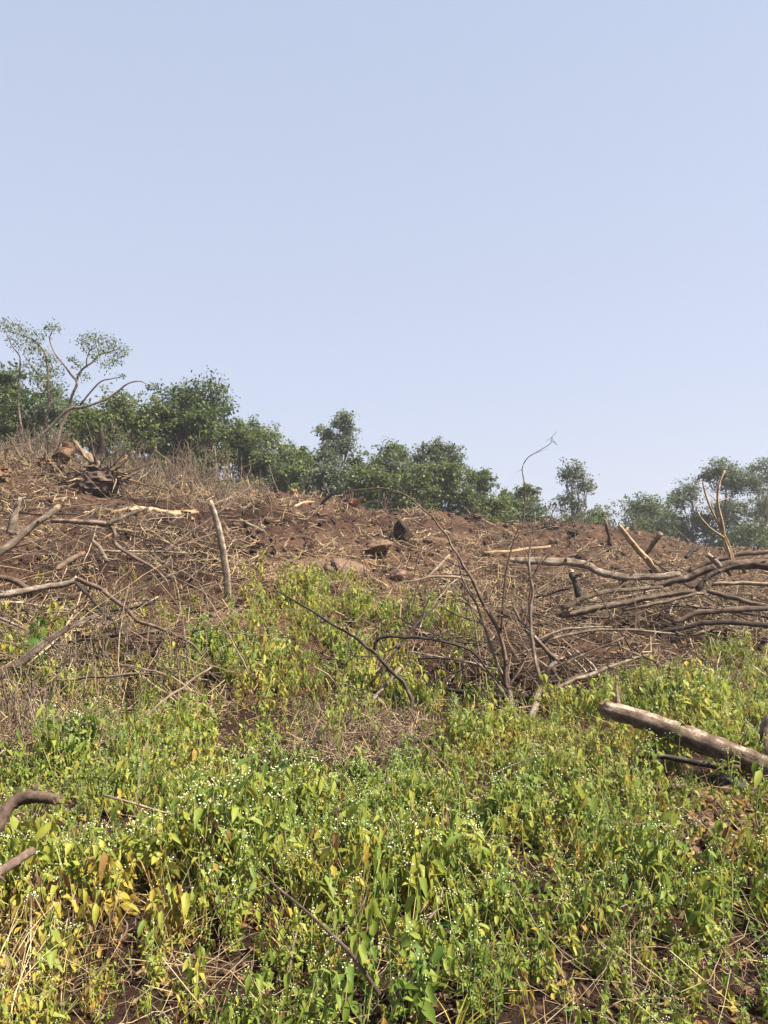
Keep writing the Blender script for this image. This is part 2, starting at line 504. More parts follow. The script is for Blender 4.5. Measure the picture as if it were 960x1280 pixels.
# ------------------------------------------------------------------ ground
def build_ground():
    r_in = np.linspace(-0.60, 0.60, 330)
    r_out = 0.60 + np.cumsum(np.linspace(0.006, 0.09, 36))
    rr = np.concatenate([-r_out[::-1], r_in, r_out])
    ys = np.concatenate([np.linspace(-4.5, 1.2, 20)[:-1], np.exp(np.linspace(math.log(1.2), math.log(48), 450)), 48 * np.exp(np.linspace(0.02, math.log(1200 / 48), 60))])
    Y, Rr = np.meshgrid(ys, rr, indexing='ij')
    X = Rr * (np.maximum(Y, -4.5) + 5.5)
    X = np.where(Y > 2, Rr * (Y + 1.5 + 4 * np.exp(-np.maximum(Y - 2, 0) / 3)), X)
    Z = terrain(X, Y)
    n, m = Y.shape
    V = np.stack([X, Y, Z], -1).reshape(-1, 3)
    i = (np.arange(n - 1)[:, None] * m + np.arange(m - 1)[None]).ravel()
    T = np.vstack([np.c_[i, i + 1, i + m + 1], np.c_[i, i + m + 1, i + m]])
    px, py = proj(V[:, 0], V[:, 1], V[:, 2])
    # soil tone: leaf mould and painted shade below the weeds, pale dusty banks, damp red torn earth
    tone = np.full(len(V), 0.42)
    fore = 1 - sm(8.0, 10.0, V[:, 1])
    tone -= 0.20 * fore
    tone += 0.22 * fbm(V[:, 0] / 1.7, V[:, 1] / 1.7, 83, 3) * (1 - fore)
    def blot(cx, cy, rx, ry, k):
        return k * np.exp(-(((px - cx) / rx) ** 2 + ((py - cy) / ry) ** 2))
    for b in [(290, 765, 60, 26, .35), (350, 715, 50, 18, .18), (430, 700, 60, 25, .15), (235, 695, 50, 35, -.30), (180, 655, 70, 18, -.22),
              (330, 655, 60, 18, -.16), (450, 650, 60, 10, -.12), (520, 720, 60, 30, .12), (860, 1025, 60, 40, .10), (640, 660, 120, 8, -.10),
              (300, 680, 40, 10, .1), (90, 640, 60, 10, -.15), (560, 690, 60, 12, .12), (720, 680, 90, 10, -.06), (640, 860, 110, 34, -.25), (890, 785, 110, 25, -.25), (60, 850, 120, 60, -.22), (120, 700, 120, 30, -.12)]:  # gully and left brush blots paint their shade into the soil
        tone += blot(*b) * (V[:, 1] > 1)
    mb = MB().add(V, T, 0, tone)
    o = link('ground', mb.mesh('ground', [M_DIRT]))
    tag(o, 'bare red brown earth rising from the weedy verge to the cleared crest', kind='structure')
build_ground()

# soil clods
def build_clods():
    mb = MB()
    g = np.random.default_rng(5)
    tp = []
    for k in range(5):
        V, T = ICO[1]
        V = V * (1 + 0.55 * n3(V, 1.6, 40 + k))[:, None] * np.array([1, 1, 0.7])
        tp.append((V, T, np.zeros(len(T), np.int32), np.zeros(len(V))))
    N = 44000
    y = 9 + (g.random(N) ** 1.5) * 34
    u = g.uniform(-0.68, 0.68, N)
    x = u * y
    z = terrain(x, y)
    keep = g.random(N) < 0.25 + 1.3 * np.clip(fbm(x / 1.3, y / 1.3, 71, 2) + 0.1, 0, 1)
    x, y, z = x[keep], y[keep], z[keep]
    n = len(x)
    s = np.clip(0.015 * np.exp(g.normal(0.2, 0.6, n)) * (0.7 + y / 22), 0.010, 0.13)
    which = g.integers(0, 5, n)
    for k in range(5):
        q = which == k
        m = q.sum()
        S = s[q][:, None] * g.uniform(0.7, 1.35, (m, 3))
        scatter(mb, tp[k], np.c_[x[q], y[q], z[q] + s[q] * 0.15], rotm(g.uniform(0, 6.3, m), g.uniform(-.6, .6, m), g.uniform(-.6, .6, m)), S, g.normal(0.36, 0.17, m))
    o = link('dirt', mb.mesh('soil clods', [M_DIRT], smooth=False))
    tag(o, 'loose crumbled soil clods strewn over the cleared slope', kind='stuff')
    # chunks and crumbs in the near brown heap under the log
    mb = MB()
    N = 420
    P = []
    for _ in range(N):
        P.append(at(g.normal(893, 32), min(1075, max(975, g.normal(1020, 24)))))
    P = np.array(P)
    s = g.uniform(0.008, 0.034, N)
    for k in range(5):
        q = np.arange(N) % 5 == k
        m = q.sum()
        scatter(mb, tp[k], P[q] + np.c_[np.zeros(m), np.zeros(m), s[q] * g.uniform(0.2, 1.2, m)], rotm(g.uniform(0, 6.3, m), g.uniform(-.6, .6, m), g.uniform(-.6, .6, m)), s[q][:, None] * g.uniform(0.6, 1.5, (m, 3)), g.normal(0.52, 0.16, m))
    o = link('rubble', mb.mesh('rubble', [M_DIRT], smooth=False))
    tag(o, 'heap of broken brown clods below the grey log', kind='stuff')
build_clods()

# ------------------------------------------------------------------ stones
def stone(name, label, cat, px, py, wpx, hpx, mat, seed, depth=None, flat=1.0, tilt=0.0, crack=0.45, sink=0.25, tone=0.52):
    p = at(px, py, depth)
    s = wpx / 2 / F * p[1]
    h = hpx / F * p[1]
    V, T = ICO[4]
    V = V.copy()
    d = 1 + crack * n3(V, 1.1, seed) + 0.22 * n3(V, 3.1, seed + 3) + 0.08 * n3(V, 8.0, seed + 6)
    V = V * d[:, None]
    # broken facets
    g = np.random.default_rng(seed)
    for _ in range(7):
        nrm = g.normal(size=3); nrm /= np.linalg.norm(nrm)
        k = V @ nrm
        lim = g.uniform(0.62, 0.85)
        V = V - np.maximum(k - lim, 0)[:, None] * nrm * 0.85
    V = V * np.array([s, s * flat, h / 2])
    V[:, 2] += h * (0.5 - sink)
    if tilt:
        c_, s_ = math.cos(tilt), math.sin(tilt)
        V = np.c_[V[:, 0] * c_ - V[:, 2] * s_, V[:, 1], V[:, 0] * s_ + V[:, 2] * c_]
    o = link(name, MB().add(V, T, 0, tone).mesh(name, [mat], smooth=False), loc=(p[0], p[1], hz(p[0], p[1])))
    return tag(o, label, cat)

stone('boulder', 'broad dusty tan boulder half buried at the top of the green weed bank', 'boulder', 430, 722, 54, 34, M_DIRT, 3, tone=.75, tilt=-0.1)
stone('boulder', 'long pale slanting boulder just beside the black upright clod', 'boulder', 474, 690, 42, 20, M_DIRT, 8, tone=.8, tilt=0.35)
stone('rock', 'grey rounded rock on the bare slope with a dark hollow below', 'rock', 541, 684, 26, 18, M_DIRT, 12, tone=.66)
stone('rock', 'small reddish rock lying lower than the two dusty boulders', 'rock', 497, 724, 22, 16, bark_mat('red stone', (0.17, 0.09, 0.07), (0.30, 0.18, 0.13), (0.42, 0.29, 0.21), scale=.5), 21)
stone('earth_clod', 'black upright clod of earth standing on the brown slope', 'clod', 501, 675, 24, 34, B_DARK, 31, crack=0.7)  # one dark tone over the whole clod
stone('rock', 'angular black rock lying in shade under the thick grey log', 'rock', 912, 985, 46, 30, B_BLACKSTONE, 37)
stone('rock', 'tan weathered rock at the brown heap beside the black rock', 'rock', 944, 1004, 26, 30, B_STONE, 39)
stone('earth_clod', 'dark brown clod in the gully behind the dead sapling', 'clod', 735, 880, 34, 26, B_DARK, 44, crack=0.6)
g_ = np.random.default_rng(77)
for k in range(18):
    px = g_.uniform(250, 900); py = np.interp(px, PXT, CREST) + g_.uniform(14, 95)
    stone('soil_lump', 'fist to head sized lump of earth sitting on the bare slope', 'lump', px, py, g_.uniform(8, 15), g_.uniform(6, 11), M_DIRT, 100 + k, crack=0.6)['group'] = 'earth lumps on the bare slope'

# ------------------------------------------------------------------ branches
LANDMARKS = [(130, 580, 'the upturned stump'), (275, 690, 'the standing post'), (432, 712, 'the broad boulder'), (501, 660, 'the black clod'), (438, 628, 'the red root clump'),
             (700, 655, 'the umbrella tree'), (790, 690, 'the split stake'), (905, 700, 'the fallen trunk'), (770, 755, 'the sawn limb'), (600, 720, 'the arching branch'),
             (670, 850, 'the bare sapling'), (480, 830, 'the crossed twigs'), (60, 735, 'the grey level limb'), (50, 655, 'the white broken limb'), (160, 645, 'the stripped tan limb'),
             (230, 810, 'the drooping brown branch'), (45, 800, 'the lobed leaf plant'), (800, 900, 'the end of the thick log'), (920, 945, 'the black rock and log'), (40, 1010, 'the elbow shaped limb'),
             (400, 975, 'the pale crooked stick'), (500, 1110, 'the tall grass blades'), (430, 1230, 'the long leaved seedling'), (95, 1085, 'the dark lobed plant'), (570, 1235, 'the dark short stick'),
             (20, 1230, 'the yellow dry grass'), (400, 1060, 'the level grey twig'), (880, 1020, 'the brown clod heap'), (235, 590, 'the rough root clump'), (640, 900, 'the gully rim'), (390, 770, 'the green weed bank')]
def near(px, py):
    return min(LANDMARKS, key=lambda l: (l[0] - px) ** 2 + (l[1] - py) ** 2)[2]

def make_branch(name, P, R, mat, sides=9, rough=0.10, twigs=0, twig_len=0.35, ends=None, step=5, wob=0.012, g=None, knots=1, twig_mat=None):
    """one mesh for the limb, one child for each side twig and each broken end"""
    g = g or rng
    P, R = np.asarray(P, float), np.asarray(R, float)
    Q, RR = smooth_path(P, R, step)
    L = np.linalg.norm(np.diff(P, axis=0), axis=1).sum()
    # kinks where side shoots left the limb
    nk = max(3, int(L / .16))
    kn = g.normal(size=(nk + 1, 3)) * min(wob * .8, 0.012 * L)
    kn[0] = kn[-1] = 0
    tt_ = np.linspace(0, nk, len(Q))
    Q = Q + np.stack([np.interp(tt_, np.arange(nk + 1), kn[:, c]) for c in range(3)], 1)
    org = Q[0].copy()
    V, T = tube(Q - org, RR, sides, rough, True, g)
    st_ = np.clip(.5 + .3 * g.normal(size=(1, sides)) + .12 * g.normal(size=(len(Q), sides)), 0, 1).ravel()
    mb = MB().add(V, T, 0, np.r_[st_, .5, .5])
    for _ in range(knots):
        i = g.integers(2, len(Q) - 2)
        d = g.normal(size=3); d /= np.linalg.norm(d)
        kv, kt = tube([Q[i] - org, Q[i] - org + d * RR[i] * g.uniform(1.2, 3.2)], [RR[i] * .55, RR[i] * .22], 6, 0.15, True, g)
        mb.add(kv, kt, 0, 0.5)
    o = link(name, mb.mesh(name, [mat]), loc=org)
    for _ in range(twigs):
        i = int(g.uniform(0.25, 0.95) * (len(Q) - 1))
        tdir = Q[min(i + 1, len(Q) - 1)] - Q[max(i - 1, 0)]
        tdir /= np.linalg.norm(tdir) + 1e-9
        d = tdir * g.uniform(0.2, 0.9) + g.normal(size=3) * 0.55
        d /= np.linalg.norm(d)
        ln = twig_len * g.uniform(0.4, 1.3)
        k = np.linspace(0, 1, 5)[:, None]
        bend = g.normal(size=3) * 0.22 * ln
        tp = d * k * ln + bend * k * k
        r0 = max(min(RR[i] * 0.5, 0.008), 0.0025)
        tv, tt = tube(tp, np.linspace(r0, r0 * 0.35, 5), 4, 0, True)
        tw = MB().add(tv, tt, 0, 0.5)
        for _f in range(g.integers(1, 4)):
            j = g.integers(1, 4)
            dd = d + g.normal(size=3) * .7; dd /= np.linalg.norm(dd)
            fq = tp[j] + dd * np.linspace(0, 1, 4)[:, None] * ln * g.uniform(.25, .6) + g.normal(size=3) * .1 * ln * np.linspace(0, 1, 4)[:, None] ** 2
            fv, ft = tube(fq, np.linspace(r0 * .55, r0 * .25, 4), 3, 0, True)
            tw.add(fv, ft, 0, .5)
        t = link('twig', tw.mesh('twig', [twig_mat or mat]), parent=o, loc=Q[i] - org)
    for e in (ends or ()):
        i, m = e
        idx = 0 if i == 0 else len(Q) - 1
        nb = 1 if i == 0 else len(Q) - 2
        d = Q[idx] - Q[nb]; d /= np.linalg.norm(d)
        r = RR[idx]
        # splintered stub: ring with uneven teeth
        s = 9
        a = np.cross(d, [0.2, 0.3, 0.9]); a /= np.linalg.norm(a); b = np.cross(d, a)
        th = np.arange(s) * 2 * math.pi / s
        ring0 = -d * r * 0.8 + r * 1.04 * (np.cos(th)[:, None] * a + np.sin(th)[:, None] * b)
        ring1 = d * (g.uniform(0.1, 1.1, s)[:, None] * r) + r * 0.85 * (np.cos(th)[:, None] * a + np.sin(th)[:, None] * b)
        ring2 = d * (g.uniform(-0.4, 1.3, s)[:, None] * r) + r * 0.45 * (np.cos(th)[:, None] * a + np.sin(th)[:, None] * b)
        Vv = np.vstack([ring0, ring1, ring2, [d * r * 0.2]])
        Tt = []
        for j in range(s):
            k = (j + 1) % s
            for q in (0, s):
                Tt += [(q + j, q + k, q + s + k), (q + j, q + s + k, q + s + j)]
            Tt.append((2 * s + j, 2 * s + k, 3 * s))
        link('broken_end', MB().add(Vv, Tt, 0, 0.5).mesh('broken_end', [m], smooth=False), parent=o, loc=Q[idx] - org)
    return o

def traced(name, label, cat, pts, depths, rad, mat, group=None, thin=.74, **kw):
    kw.setdefault('knots', 3)
    """a limb through pixels of the photograph, each point at its own distance (None: on the ground there)"""
    n = len(pts)
    if not isinstance(depths, (list, tuple)): depths = [depths, depths]
    dd = []
    for v, p in ((depths[0], pts[0]), (depths[-1], pts[-1])):
        dd.append(v if v is not None else (ground_depth(*p) or 30.0))
    seg = np.r_[0, np.cumsum([math.dist(pts[i], pts[i + 1]) for i in range(n - 1)])]
    seg /= seg[-1]
    D = dd[0] + (dd[1] - dd[0]) * seg
    P = np.array([at(p[0], p[1], D[i]) for i, p in enumerate(pts)])
    if not isinstance(rad, (list, tuple)): rad = [rad, rad]
    Rp = np.interp(seg, np.linspace(0, 1, len(rad)), rad)
    R = Rp * (thin if max(Rp) < 9 else .92) * P[:, 1] / F
    for i in range(n):
        P[i, 2] = max(P[i, 2], hz(P[i, 0], P[i, 1]) + R[i] * 0.3)
    o = make_branch(name, P, R, mat, **kw)
    return tag(o, label, cat, group)

# the thick log over the weeds and its neighbours
traced('log', 'thick weathered grey log with a sawn end propped over the weeds', 'log', [(756, 886), (800, 899), (860, 921), (915, 942), (965, 961), (1040, 990)], [6.3, 5.1], [11, 12.5, 14, 14.5, 15, 15.5], B_LOG,
       sides=22, rough=0.05, ends=[(0, B_ORANGE)], knots=5, step=7, wob=0.003)
traced('branch_stub', 'short grey stub standing upright behind the thick grey log', 'branch', [(951, 944), (950, 925), (956, 905), (966, 890)], [5.9, 5.9], [7, 8, 8], B_GREY, knots=1)
traced('broken_branch', 'short dark branch with a raw orange end below the thick log', 'branch', [(815, 985), (850, 985), (872, 994), (892, 1002)], [5.3, 5.1], [5, 6, 6.5], B_BROWN, ends=[(1, B_ORANGE)])
traced('dark_branch', 'dark branch shape standing in for the shadow right under the log', 'branch', [(795, 945), (840, 949), (880, 955), (925, 960)], [5.75, 5.5], [4, 6, 6], B_DARK)  # dark strip put in place of the cast shadow of the log
# limbs heaped on the far side of the weeds
traced('tree_limb', 'long pale limb with dark forked joint stretching along the heap', 'branch', [(640, 700), (690, 702), (728, 705), (748, 714), (775, 721), (815, 722), (850, 717)], [13.2, 13.0], [4.5, 5.5, 6, 5, 5, 4.5], B_GREY, twigs=2, ends=[(0, B_PALE)])
traced('fallen_log', 'thick dark fallen trunk lying along the top of the heap', 'trunk', [(815, 733), (838, 727), (862, 721), (888, 712), (915, 706), (950, 706), (1010, 708)], [12.9, 12.6], [4, 5.5, 7.5, 8, 8.2, 8.2], B_BROWN, sides=14, twigs=6, knots=7, rough=.15)
traced('tree_limb', 'brown limb arching just above the thick fallen trunk', 'branch', [(862, 715), (885, 704), (915, 695), (960, 690), (1000, 688)], [13.1, 13.2], [4, 4, 3], B_BROWN, twigs=4)
traced('cut_limb', 'heavy pale brown limb with a sawn butt in the heap', 'branch', [(702, 769), (740, 762), (780, 753), (820, 745), (868, 739)], [11.0, 11.4], [8, 7.5, 6.5, 5], B_HEAP, thin=.52, sides=12, ends=[(0, B_BROWN)], knots=2)
traced('tree_limb', 'curved pale limb resting above the heavy sawn limb', 'branch', [(703, 760), (730, 748), (765, 739), (800, 736), (828, 734)], [10.9, 11.5], [6, 5.5, 5, 4], B_HEAP, thin=.52, twigs=2)
traced('tree_limb', 'slim pale limb tucked under the heavy sawn limb', 'branch', [(778, 763), (815, 755), (850, 747), (880, 742)], [11.2, 11.4], [5, 5, 4], B_HEAP, thin=.52)
traced('tree_limb', 'tan limb running out of the heap below the fallen trunk', 'branch', [(884, 739), (910, 746), (945, 755), (1000, 766)], [11.6, 11.2], [5.5, 6.5, 6], B_HEAP, thin=.52, twigs=2)
traced('tree_limb', 'thin straight tan limb level below the fallen trunk', 'branch', [(890, 731), (920, 729), (965, 731), (1000, 733)], [11.8, 11.6], [3.5, 4, 4], B_TAN)
traced('dark_branch', 'brown branch lying low at the foot of the heap', 'branch', [(840, 778), (880, 765), (920, 762), (975, 760)], [10.9, 10.8], [4, 5.5, 5], B_BROWN, twigs=5)
traced('dark_branch', 'crooked charred branch crossing under the heap of pale limbs', 'branch', [(820, 792), (860, 782), (905, 778), (965, 782)], [10.7, 10.6], [3, 4, 4], B_DARK, twigs=5)
traced('tree_limb', 'dark stub forking upward over the fallen trunk', 'branch', [(872, 737), (885, 722), (905, 712), (930, 705)], [12.3, 12.5], [5, 4, 3], B_DARK)
traced('split_stake', 'pale split stake leaning out of the heap like a post', 'stake', [(775, 659), (790, 677), (808, 699), (823, 716)], [13.0, 13.1], [4.5, 5, 5.5, 5], B_PALE, ends=[(0, B_PALE)], rough=0.12)
traced('split_stake', 'small pale splinter leaning beside the split stake', 'stake', [(826, 667), (817, 679), (808, 692)], [14, 14.5], [4, 3.5, 3], B_TAN)
traced('branch_stub', 'brown jagged stub upright near the dark twig and stake', 'branch', [(757, 652), (761, 667), (762, 682)], [15, 15], [3, 4, 4], B_BROWN, ends=[(0, B_ORANGE)])
traced('broken_branch', 'short dark stick leaning on the slope behind the fallen trunk', 'branch', [(876, 681), (866, 688), (857, 697)], [16, 15.5], [3, 3.5, 3], B_DARK)
traced('broken_branch', 'pale knob of broken branch on top of the fallen trunk', 'branch', [(884, 693), (893, 701), (900, 709)], [12.6, 12.6], [4, 4.5, 4.5], B_GREY, ends=[(0, B_PALE)])
traced('branch_stub', 'dark short stump of branch with a yellow broken top', 'branch', [(714, 714), (719, 728), (724, 746)], [11.6, 11.4], [5, 5.5, 5.5], B_DARK, ends=[(0, B_PALE)])
traced('dry_stick', 'long tan stick lying level above the pale forked limb', 'stick', [(605, 691), (640, 688), (688, 683)], [13.5, 14], [2.2, 2.8, 2], B_PALE)
traced('dry_stick', 'grey stick slanting up across the forked limb', 'stick', [(722, 706), (745, 695), (772, 681)], [12.6, 12.8], [2.2, 2, 1.4], B_GREY)
# dead saplings in the gully
traced('dead_sapling', 'dead sapling with a pale bare trunk leaning up out of the gully', 'sapling', [(664, 898), (672, 868), (685, 838), (694, 825), (684, 812), (668, 795), (652, 775), (640, 757), (632, 760)], [8.6, 8.9], [7, 6.5, 6, 4.5, 4, 3.5, 3, 2.5, 1.5], B_GREY, thin=.62, twigs=9, twig_len=.6)
traced('dead_shoot', 'pale straight dead stem rising from the bare sapling trunk', 'stem', [(675, 850), (668, 820), (665, 780), (666, 745), (664, 710), (663, 680), (665, 660), (669, 640)], [8.6, 8.7], [4, 3.5, 3.2, 3, 2.8, 2.2, 1.5, 0.8], B_GREY, thin=.6, twigs=8, twig_len=.4)
traced('arching_branch', 'long brown dead branch arching high from the gully over the slope', 'branch', [(645, 897), (634, 860), (629, 805), (612, 765), (592, 728), (572, 694), (553, 664), (530, 637), (500, 616), (465, 610), (432, 618), (420, 640), (419, 662)], [8.7, 9.6], [5, 5, 4.6, 4.2, 3.8, 3.2, 2.6, 2.0, 1.6, 1.3, 1.1, .8, .6], B_BROWN, thin=.56, twigs=9, twig_len=.45)
traced('dead_shoot', 'brown dead stem with peeled bark beside the arching branch', 'stem', [(640, 890), (630, 850), (612, 805), (602, 775), (590, 745), (578, 720), (572, 700)], [8.85, 9.1], [4, 4, 3.6, 3.2, 2.6, 2, 1], B_GREY, thin=.6, twigs=9, twig_len=.4)
traced('dead_shoot', 'thin crooked dead stem reaching above the skyline with drooping tip', 'stem', [(626, 790), (634, 718), (646, 665), (654, 648), (656, 610), (653, 583), (666, 568), (686, 556), (690, 546), (696, 556)], [8.9, 9.1], [2.6, 2.4, 2, 1.8, 1.6, 1.5, 1.3, 1.0, .7, .5], B_BROWN, thin=.6, twigs=7, twig_len=.22)
traced('dead_shoot', 'thin dark stem hooked at its tip against the far bushes', 'stem', [(664, 790), (662, 750), (672, 712), (686, 694), (703, 672), (722, 648), (733, 634), (729, 628), (722, 629)], [8.8, 9.0], [3.2, 3, 2.6, 2.3, 2, 1.5, 1.1, .8, .5], B_BROWN, thin=.6, twigs=6, twig_len=.3)
traced('dead_branch', 'grey bent twiggy branch at the foot of the dead sapling', 'branch', [(692, 842), (686, 818), (664, 796), (650, 780), (640, 768)], [8.7, 9.0], [4, 3.6, 3, 2, 1.2], B_BROWN, twigs=6, twig_len=.35)
traced('dead_branch', 'long thin brown branch sloping down across the green bank', 'branch', [(345, 738), (400, 770), (453, 803), (483, 833), (513, 870), (517, 904)], [9.6, 7.6], [1.2, 1.8, 2.6, 3.2, 3.6, 3.2], B_DARK, twigs=6, twig_len=.3)
traced('dead_branch', 'dark hooked branch bending over the gully edge', 'branch', [(468, 812), (475, 798), (500, 795), (533, 799), (587, 813), (612, 840), (640, 872)], [8.6, 8.4], [3.4, 3.2, 3, 2.8, 2.4, 2, 1.4], B_DARK, thin=.58, twigs=5, twig_len=.3)
traced('dead_branch', 'dark straight twig crossing the thin brown branch', 'branch', [(552, 750), (517, 787), (483, 828), (470, 842)], [9.0, 8.4], [1.6, 2.4, 2.8, 2], B_DARK, twigs=2)
traced('dry_stick', 'pale grey stick lying across the weeds below the green bank', 'stick', [(500, 834), (478, 860), (458, 880), (446, 878)], [8.3, 8.0], [2.4, 2.8, 3, 2], B_GREY)
traced('dry_stick', 'pale crooked stick half buried in the weeds by the dry brown patch', 'stick', [(250, 930), (307, 947), (350, 962), (382, 972), (408, 983), (430, 980), (454, 977)], [6.7, 6.2], [2.5, 3.2, 3.6, 4, 4.4, 4, 3.4], B_GREY, twigs=2, twig_len=.2)
traced('dry_stick', 'short pale forked stick upright in the dry brown patch', 'stick', [(497, 926), (500, 948), (488, 968)], [6.6, 6.4], [2.4, 3, 3], B_GREY, twigs=1)
traced('dead_branch', 'grey level branch low in the gully below the hooked branch', 'branch', [(545, 860), (590, 868), (640, 872), (700, 868), (750, 862)], [9.5, 9.4], [4, 5, 5, 4], B_DARK, twigs=4)
traced('dead_branch', 'brown bough spanning the gully behind the bare sapling', 'branch', [(690, 862), (740, 842), (780, 828), (812, 818)], [8.7, 9.6], [3, 3.6, 3, 2], B_GREY, twigs=4)
traced('dead_branch', 'curved pale twig bowing between sapling and heap', 'branch', [(675, 805), (700, 795), (740, 788), (790, 787), (838, 792)], [8.9, 9.4], [3, 2.8, 2.6, 2], B_GREY, twigs=4, twig_len=.4)
traced('dead_branch', 'slim grey twig bowing above the curved pale twig', 'branch', [(672, 800), (700, 788), (735, 784), (765, 784)], [8.8, 9.3], [2.4, 2.2, 1.8, 1.2], B_GREY, twigs=2)
traced('dry_stick', 'thin pale stem leaning beside the brown dead stem', 'stick', [(645, 896), (633, 872), (612, 846), (588, 820)], [8.3, 8.6], [2.6, 2.4, 2, 1.2], B_TAN, twigs=2)
traced('dry_stick', 'dark short stick lying among the bottom weeds with leaves over it', 'stick', [(528, 1252), (556, 1246), (586, 1236), (606, 1206)], [None, None], [6, 6.5, 6, 4], B_BROWN, knots=1)
traced('dry_stick', 'thin grey twig lying level in the white flowered weeds', 'stick', [(366, 1070), (400, 1062), (446, 1052)], [3.9, 3.9], [2.2, 2.6, 2], B_GREY)
# the slope, left of the middle
traced('standing_post', 'pale broken post standing upright on the bare slope', 'post', [(285, 744), (283, 715), (279, 690), (274, 663), (269, 645), (263, 628)], [12.1, 12.0], [7, 6.6, 6.2, 6, 5.6, 5], B_GREY, sides=12, ends=[(1, B_PALE)], knots=2, wob=.004)
traced('broken_limb', 'thick grey limb with fresh white break rising from the brush', 'branch', [(-30, 706), (0, 690), (35, 663), (60, 644), (72, 634)], [10.5, 10.9], [7, 7, 6.5, 6, 5.5], B_GREY, sides=10, ends=[(1, B_PALE)])
traced('forked_branch', 'brown forked branch lying level with a long drooping arm', 'branch', [(64, 651), (100, 653), (135, 656), (144, 668), (146, 681), (166, 696), (190, 707), (205, 721), (211, 734)], [11.5, 11.4], [3.6, 4.4, 4.6, 4, 3.6, 3.2, 2.8, 2, 1.5], B_BROWN, twigs=6)
traced('forked_branch', 'grey arm forking up from the brown forked branch', 'branch', [(134, 655), (155, 646), (172, 640), (186, 635)], [11.4, 11.6], [3.2, 3, 2.8, 2], B_GREY, twigs=2)
traced('bark_slab', 'long tan stripped limb lying on the dark earth', 'branch', [(137, 641), (165, 637), (190, 637), (220, 643), (247, 640)], [None, None], [2.5, 3.5, 4, 5, 3.5], B_PALE, ends=[(1, B_TAN)], rough=.15)
traced('bark_slab', 'short tan splinter below the long stripped limb', 'branch', [(140, 660), (165, 664), (188, 669)], [None, None], [2.5, 3, 1.5], B_PALE, rough=.15)
traced('bark_slab', 'small pale splinter near the fresh white break', 'branch', [(68, 626), (82, 624), (96, 624)], [None, None], [2.5, 3.2, 2], B_PALE, rough=.15)
traced('grey_limb', 'grey level limb with crooked end entering over the brush', 'branch', [(-30, 748), (0, 744), (35, 739), (62, 734), (82, 729), (97, 722)], [9.3, 9.6], [6, 6, 6, 5.5, 5, 4.5], B_GREY, sides=10, twigs=2)
traced('dead_branch', 'long brown branch drooping from the grey limb to the weeds', 'branch', [(96, 723), (125, 738), (152, 757), (172, 776), (205, 788), (240, 806), (256, 824), (264, 836)], [9.6, 8.7], [4.2, 4, 3.8, 3.4, 3, 2.4, 1.8, 1.4], B_BROWN, twigs=7)
traced('dead_branch', 'dark thin branch dropping straight from the grey limb', 'branch', [(94, 728), (112, 745), (132, 770), (143, 782), (146, 796)], [9.5, 9.1], [2.6, 2.6, 2.4, 2, 1.4], B_DARK, twigs=3)
traced('grey_limb', 'dark limb meeting the grey level limb from above', 'branch', [(-30, 716), (0, 722), (22, 728), (36, 737)], [9.5, 9.5], [5.5, 5.5, 5, 4.5], B_BROWN)
traced('dead_branch', 'weathered tan branch slanting up through the green brush', 'branch', [(-10, 850), (20, 828), (58, 804), (90, 783), (122, 768)], [8.2, 8.8], [6, 6, 5.5, 5, 3], B_GREY, twigs=4)
traced('dead_branch', 'stout pale root piece lying in the straw', 'branch', [(70, 712), (85, 702), (104, 692)], [10.3, 10.5], [4, 5, 4.5], B_TAN, ends=[(1, B_ORANGE)])
traced('dead_branch', 'grey short crooked piece leaning in the straw', 'branch', [(116, 676), (126, 686), (134, 702)], [10.8, 10.6], [3, 3.5, 3.5], B_GREY)
traced('dry_stick', 'long straw coloured stem slanting up through the weeds', 'stick', [(110, 966), (150, 925), (200, 882), (240, 852), (264, 834)], [6.6, 7.6], [1.8, 2.2, 2.4, 2, 1.4], B_TAN)
traced('dry_stick', 'bleached stick lying level at the edge of the weeds', 'stick', [(-20, 946), (0, 949), (30, 952), (62, 960)], [6.4, 6.3], [3.2, 3.2, 3, 2], B_PALE)
traced('dead_branch', 'grey twig fallen across the straw and weeds', 'branch', [(70, 850), (110, 848), (160, 843), (200, 842)], [7.9, 8.0], [1.6, 2.2, 2.2, 1.4], B_GREY, twigs=2)
traced('dead_limb', 'thick brown limb bent like an elbow over the weeds', 'branch', [(-40, 1075), (-12, 1046), (4, 1020), (18, 1003), (38, 996), (55, 997), (70, 999)], [3.75, 4.0], [11, 11, 10.5, 10, 9, 8.5, 7], B_BROWN, sides=14, ends=[(1, B_BROWN)], knots=2)
traced('dead_limb', 'straight brown limb lying below the bent limb', 'branch', [(-40, 1110), (0, 1088), (22, 1074), (42, 1062)], [3.1, 3.35], [8, 8, 7.5, 6], B_BROWN, sides=10)
traced('branch_stub', 'grey stub leaning upright in the brush near the white break', 'branch', [(12, 668), (18, 645), (26, 622)], [12, 12], [6, 5, 2.5], B_GREY, rough=.15)
traced('dry_stick', 'dark thin branch slanting up the slope to the stump', 'stick', [(98, 656), (120, 638), (145, 620), (168, 606)], [13.5, 15.5], [1.5, 1.8, 1.5, 1], B_DARK, twigs=3)
traced('dry_stick', 'grey thin branch slanting up past the standing post', 'stick', [(205, 690), (240, 664), (280, 636), (322, 600)], [12.4, 14.5], [1.6, 1.8, 1.6, 1], B_BROWN, twigs=3)
traced('dry_stick', 'pale short stick pointing from the dark earth', 'stick', [(300, 650), (315, 657), (328, 664)], [None, None], [2, 2.4, 2], B_PALE)
traced('dry_stick', 'yellow bowed stick beside the black clod', 'stick', [(510, 675), (527, 674), (537, 668), (538, 661)], [None, None], [1.5, 1.6, 1.5, 1], B_PALE)
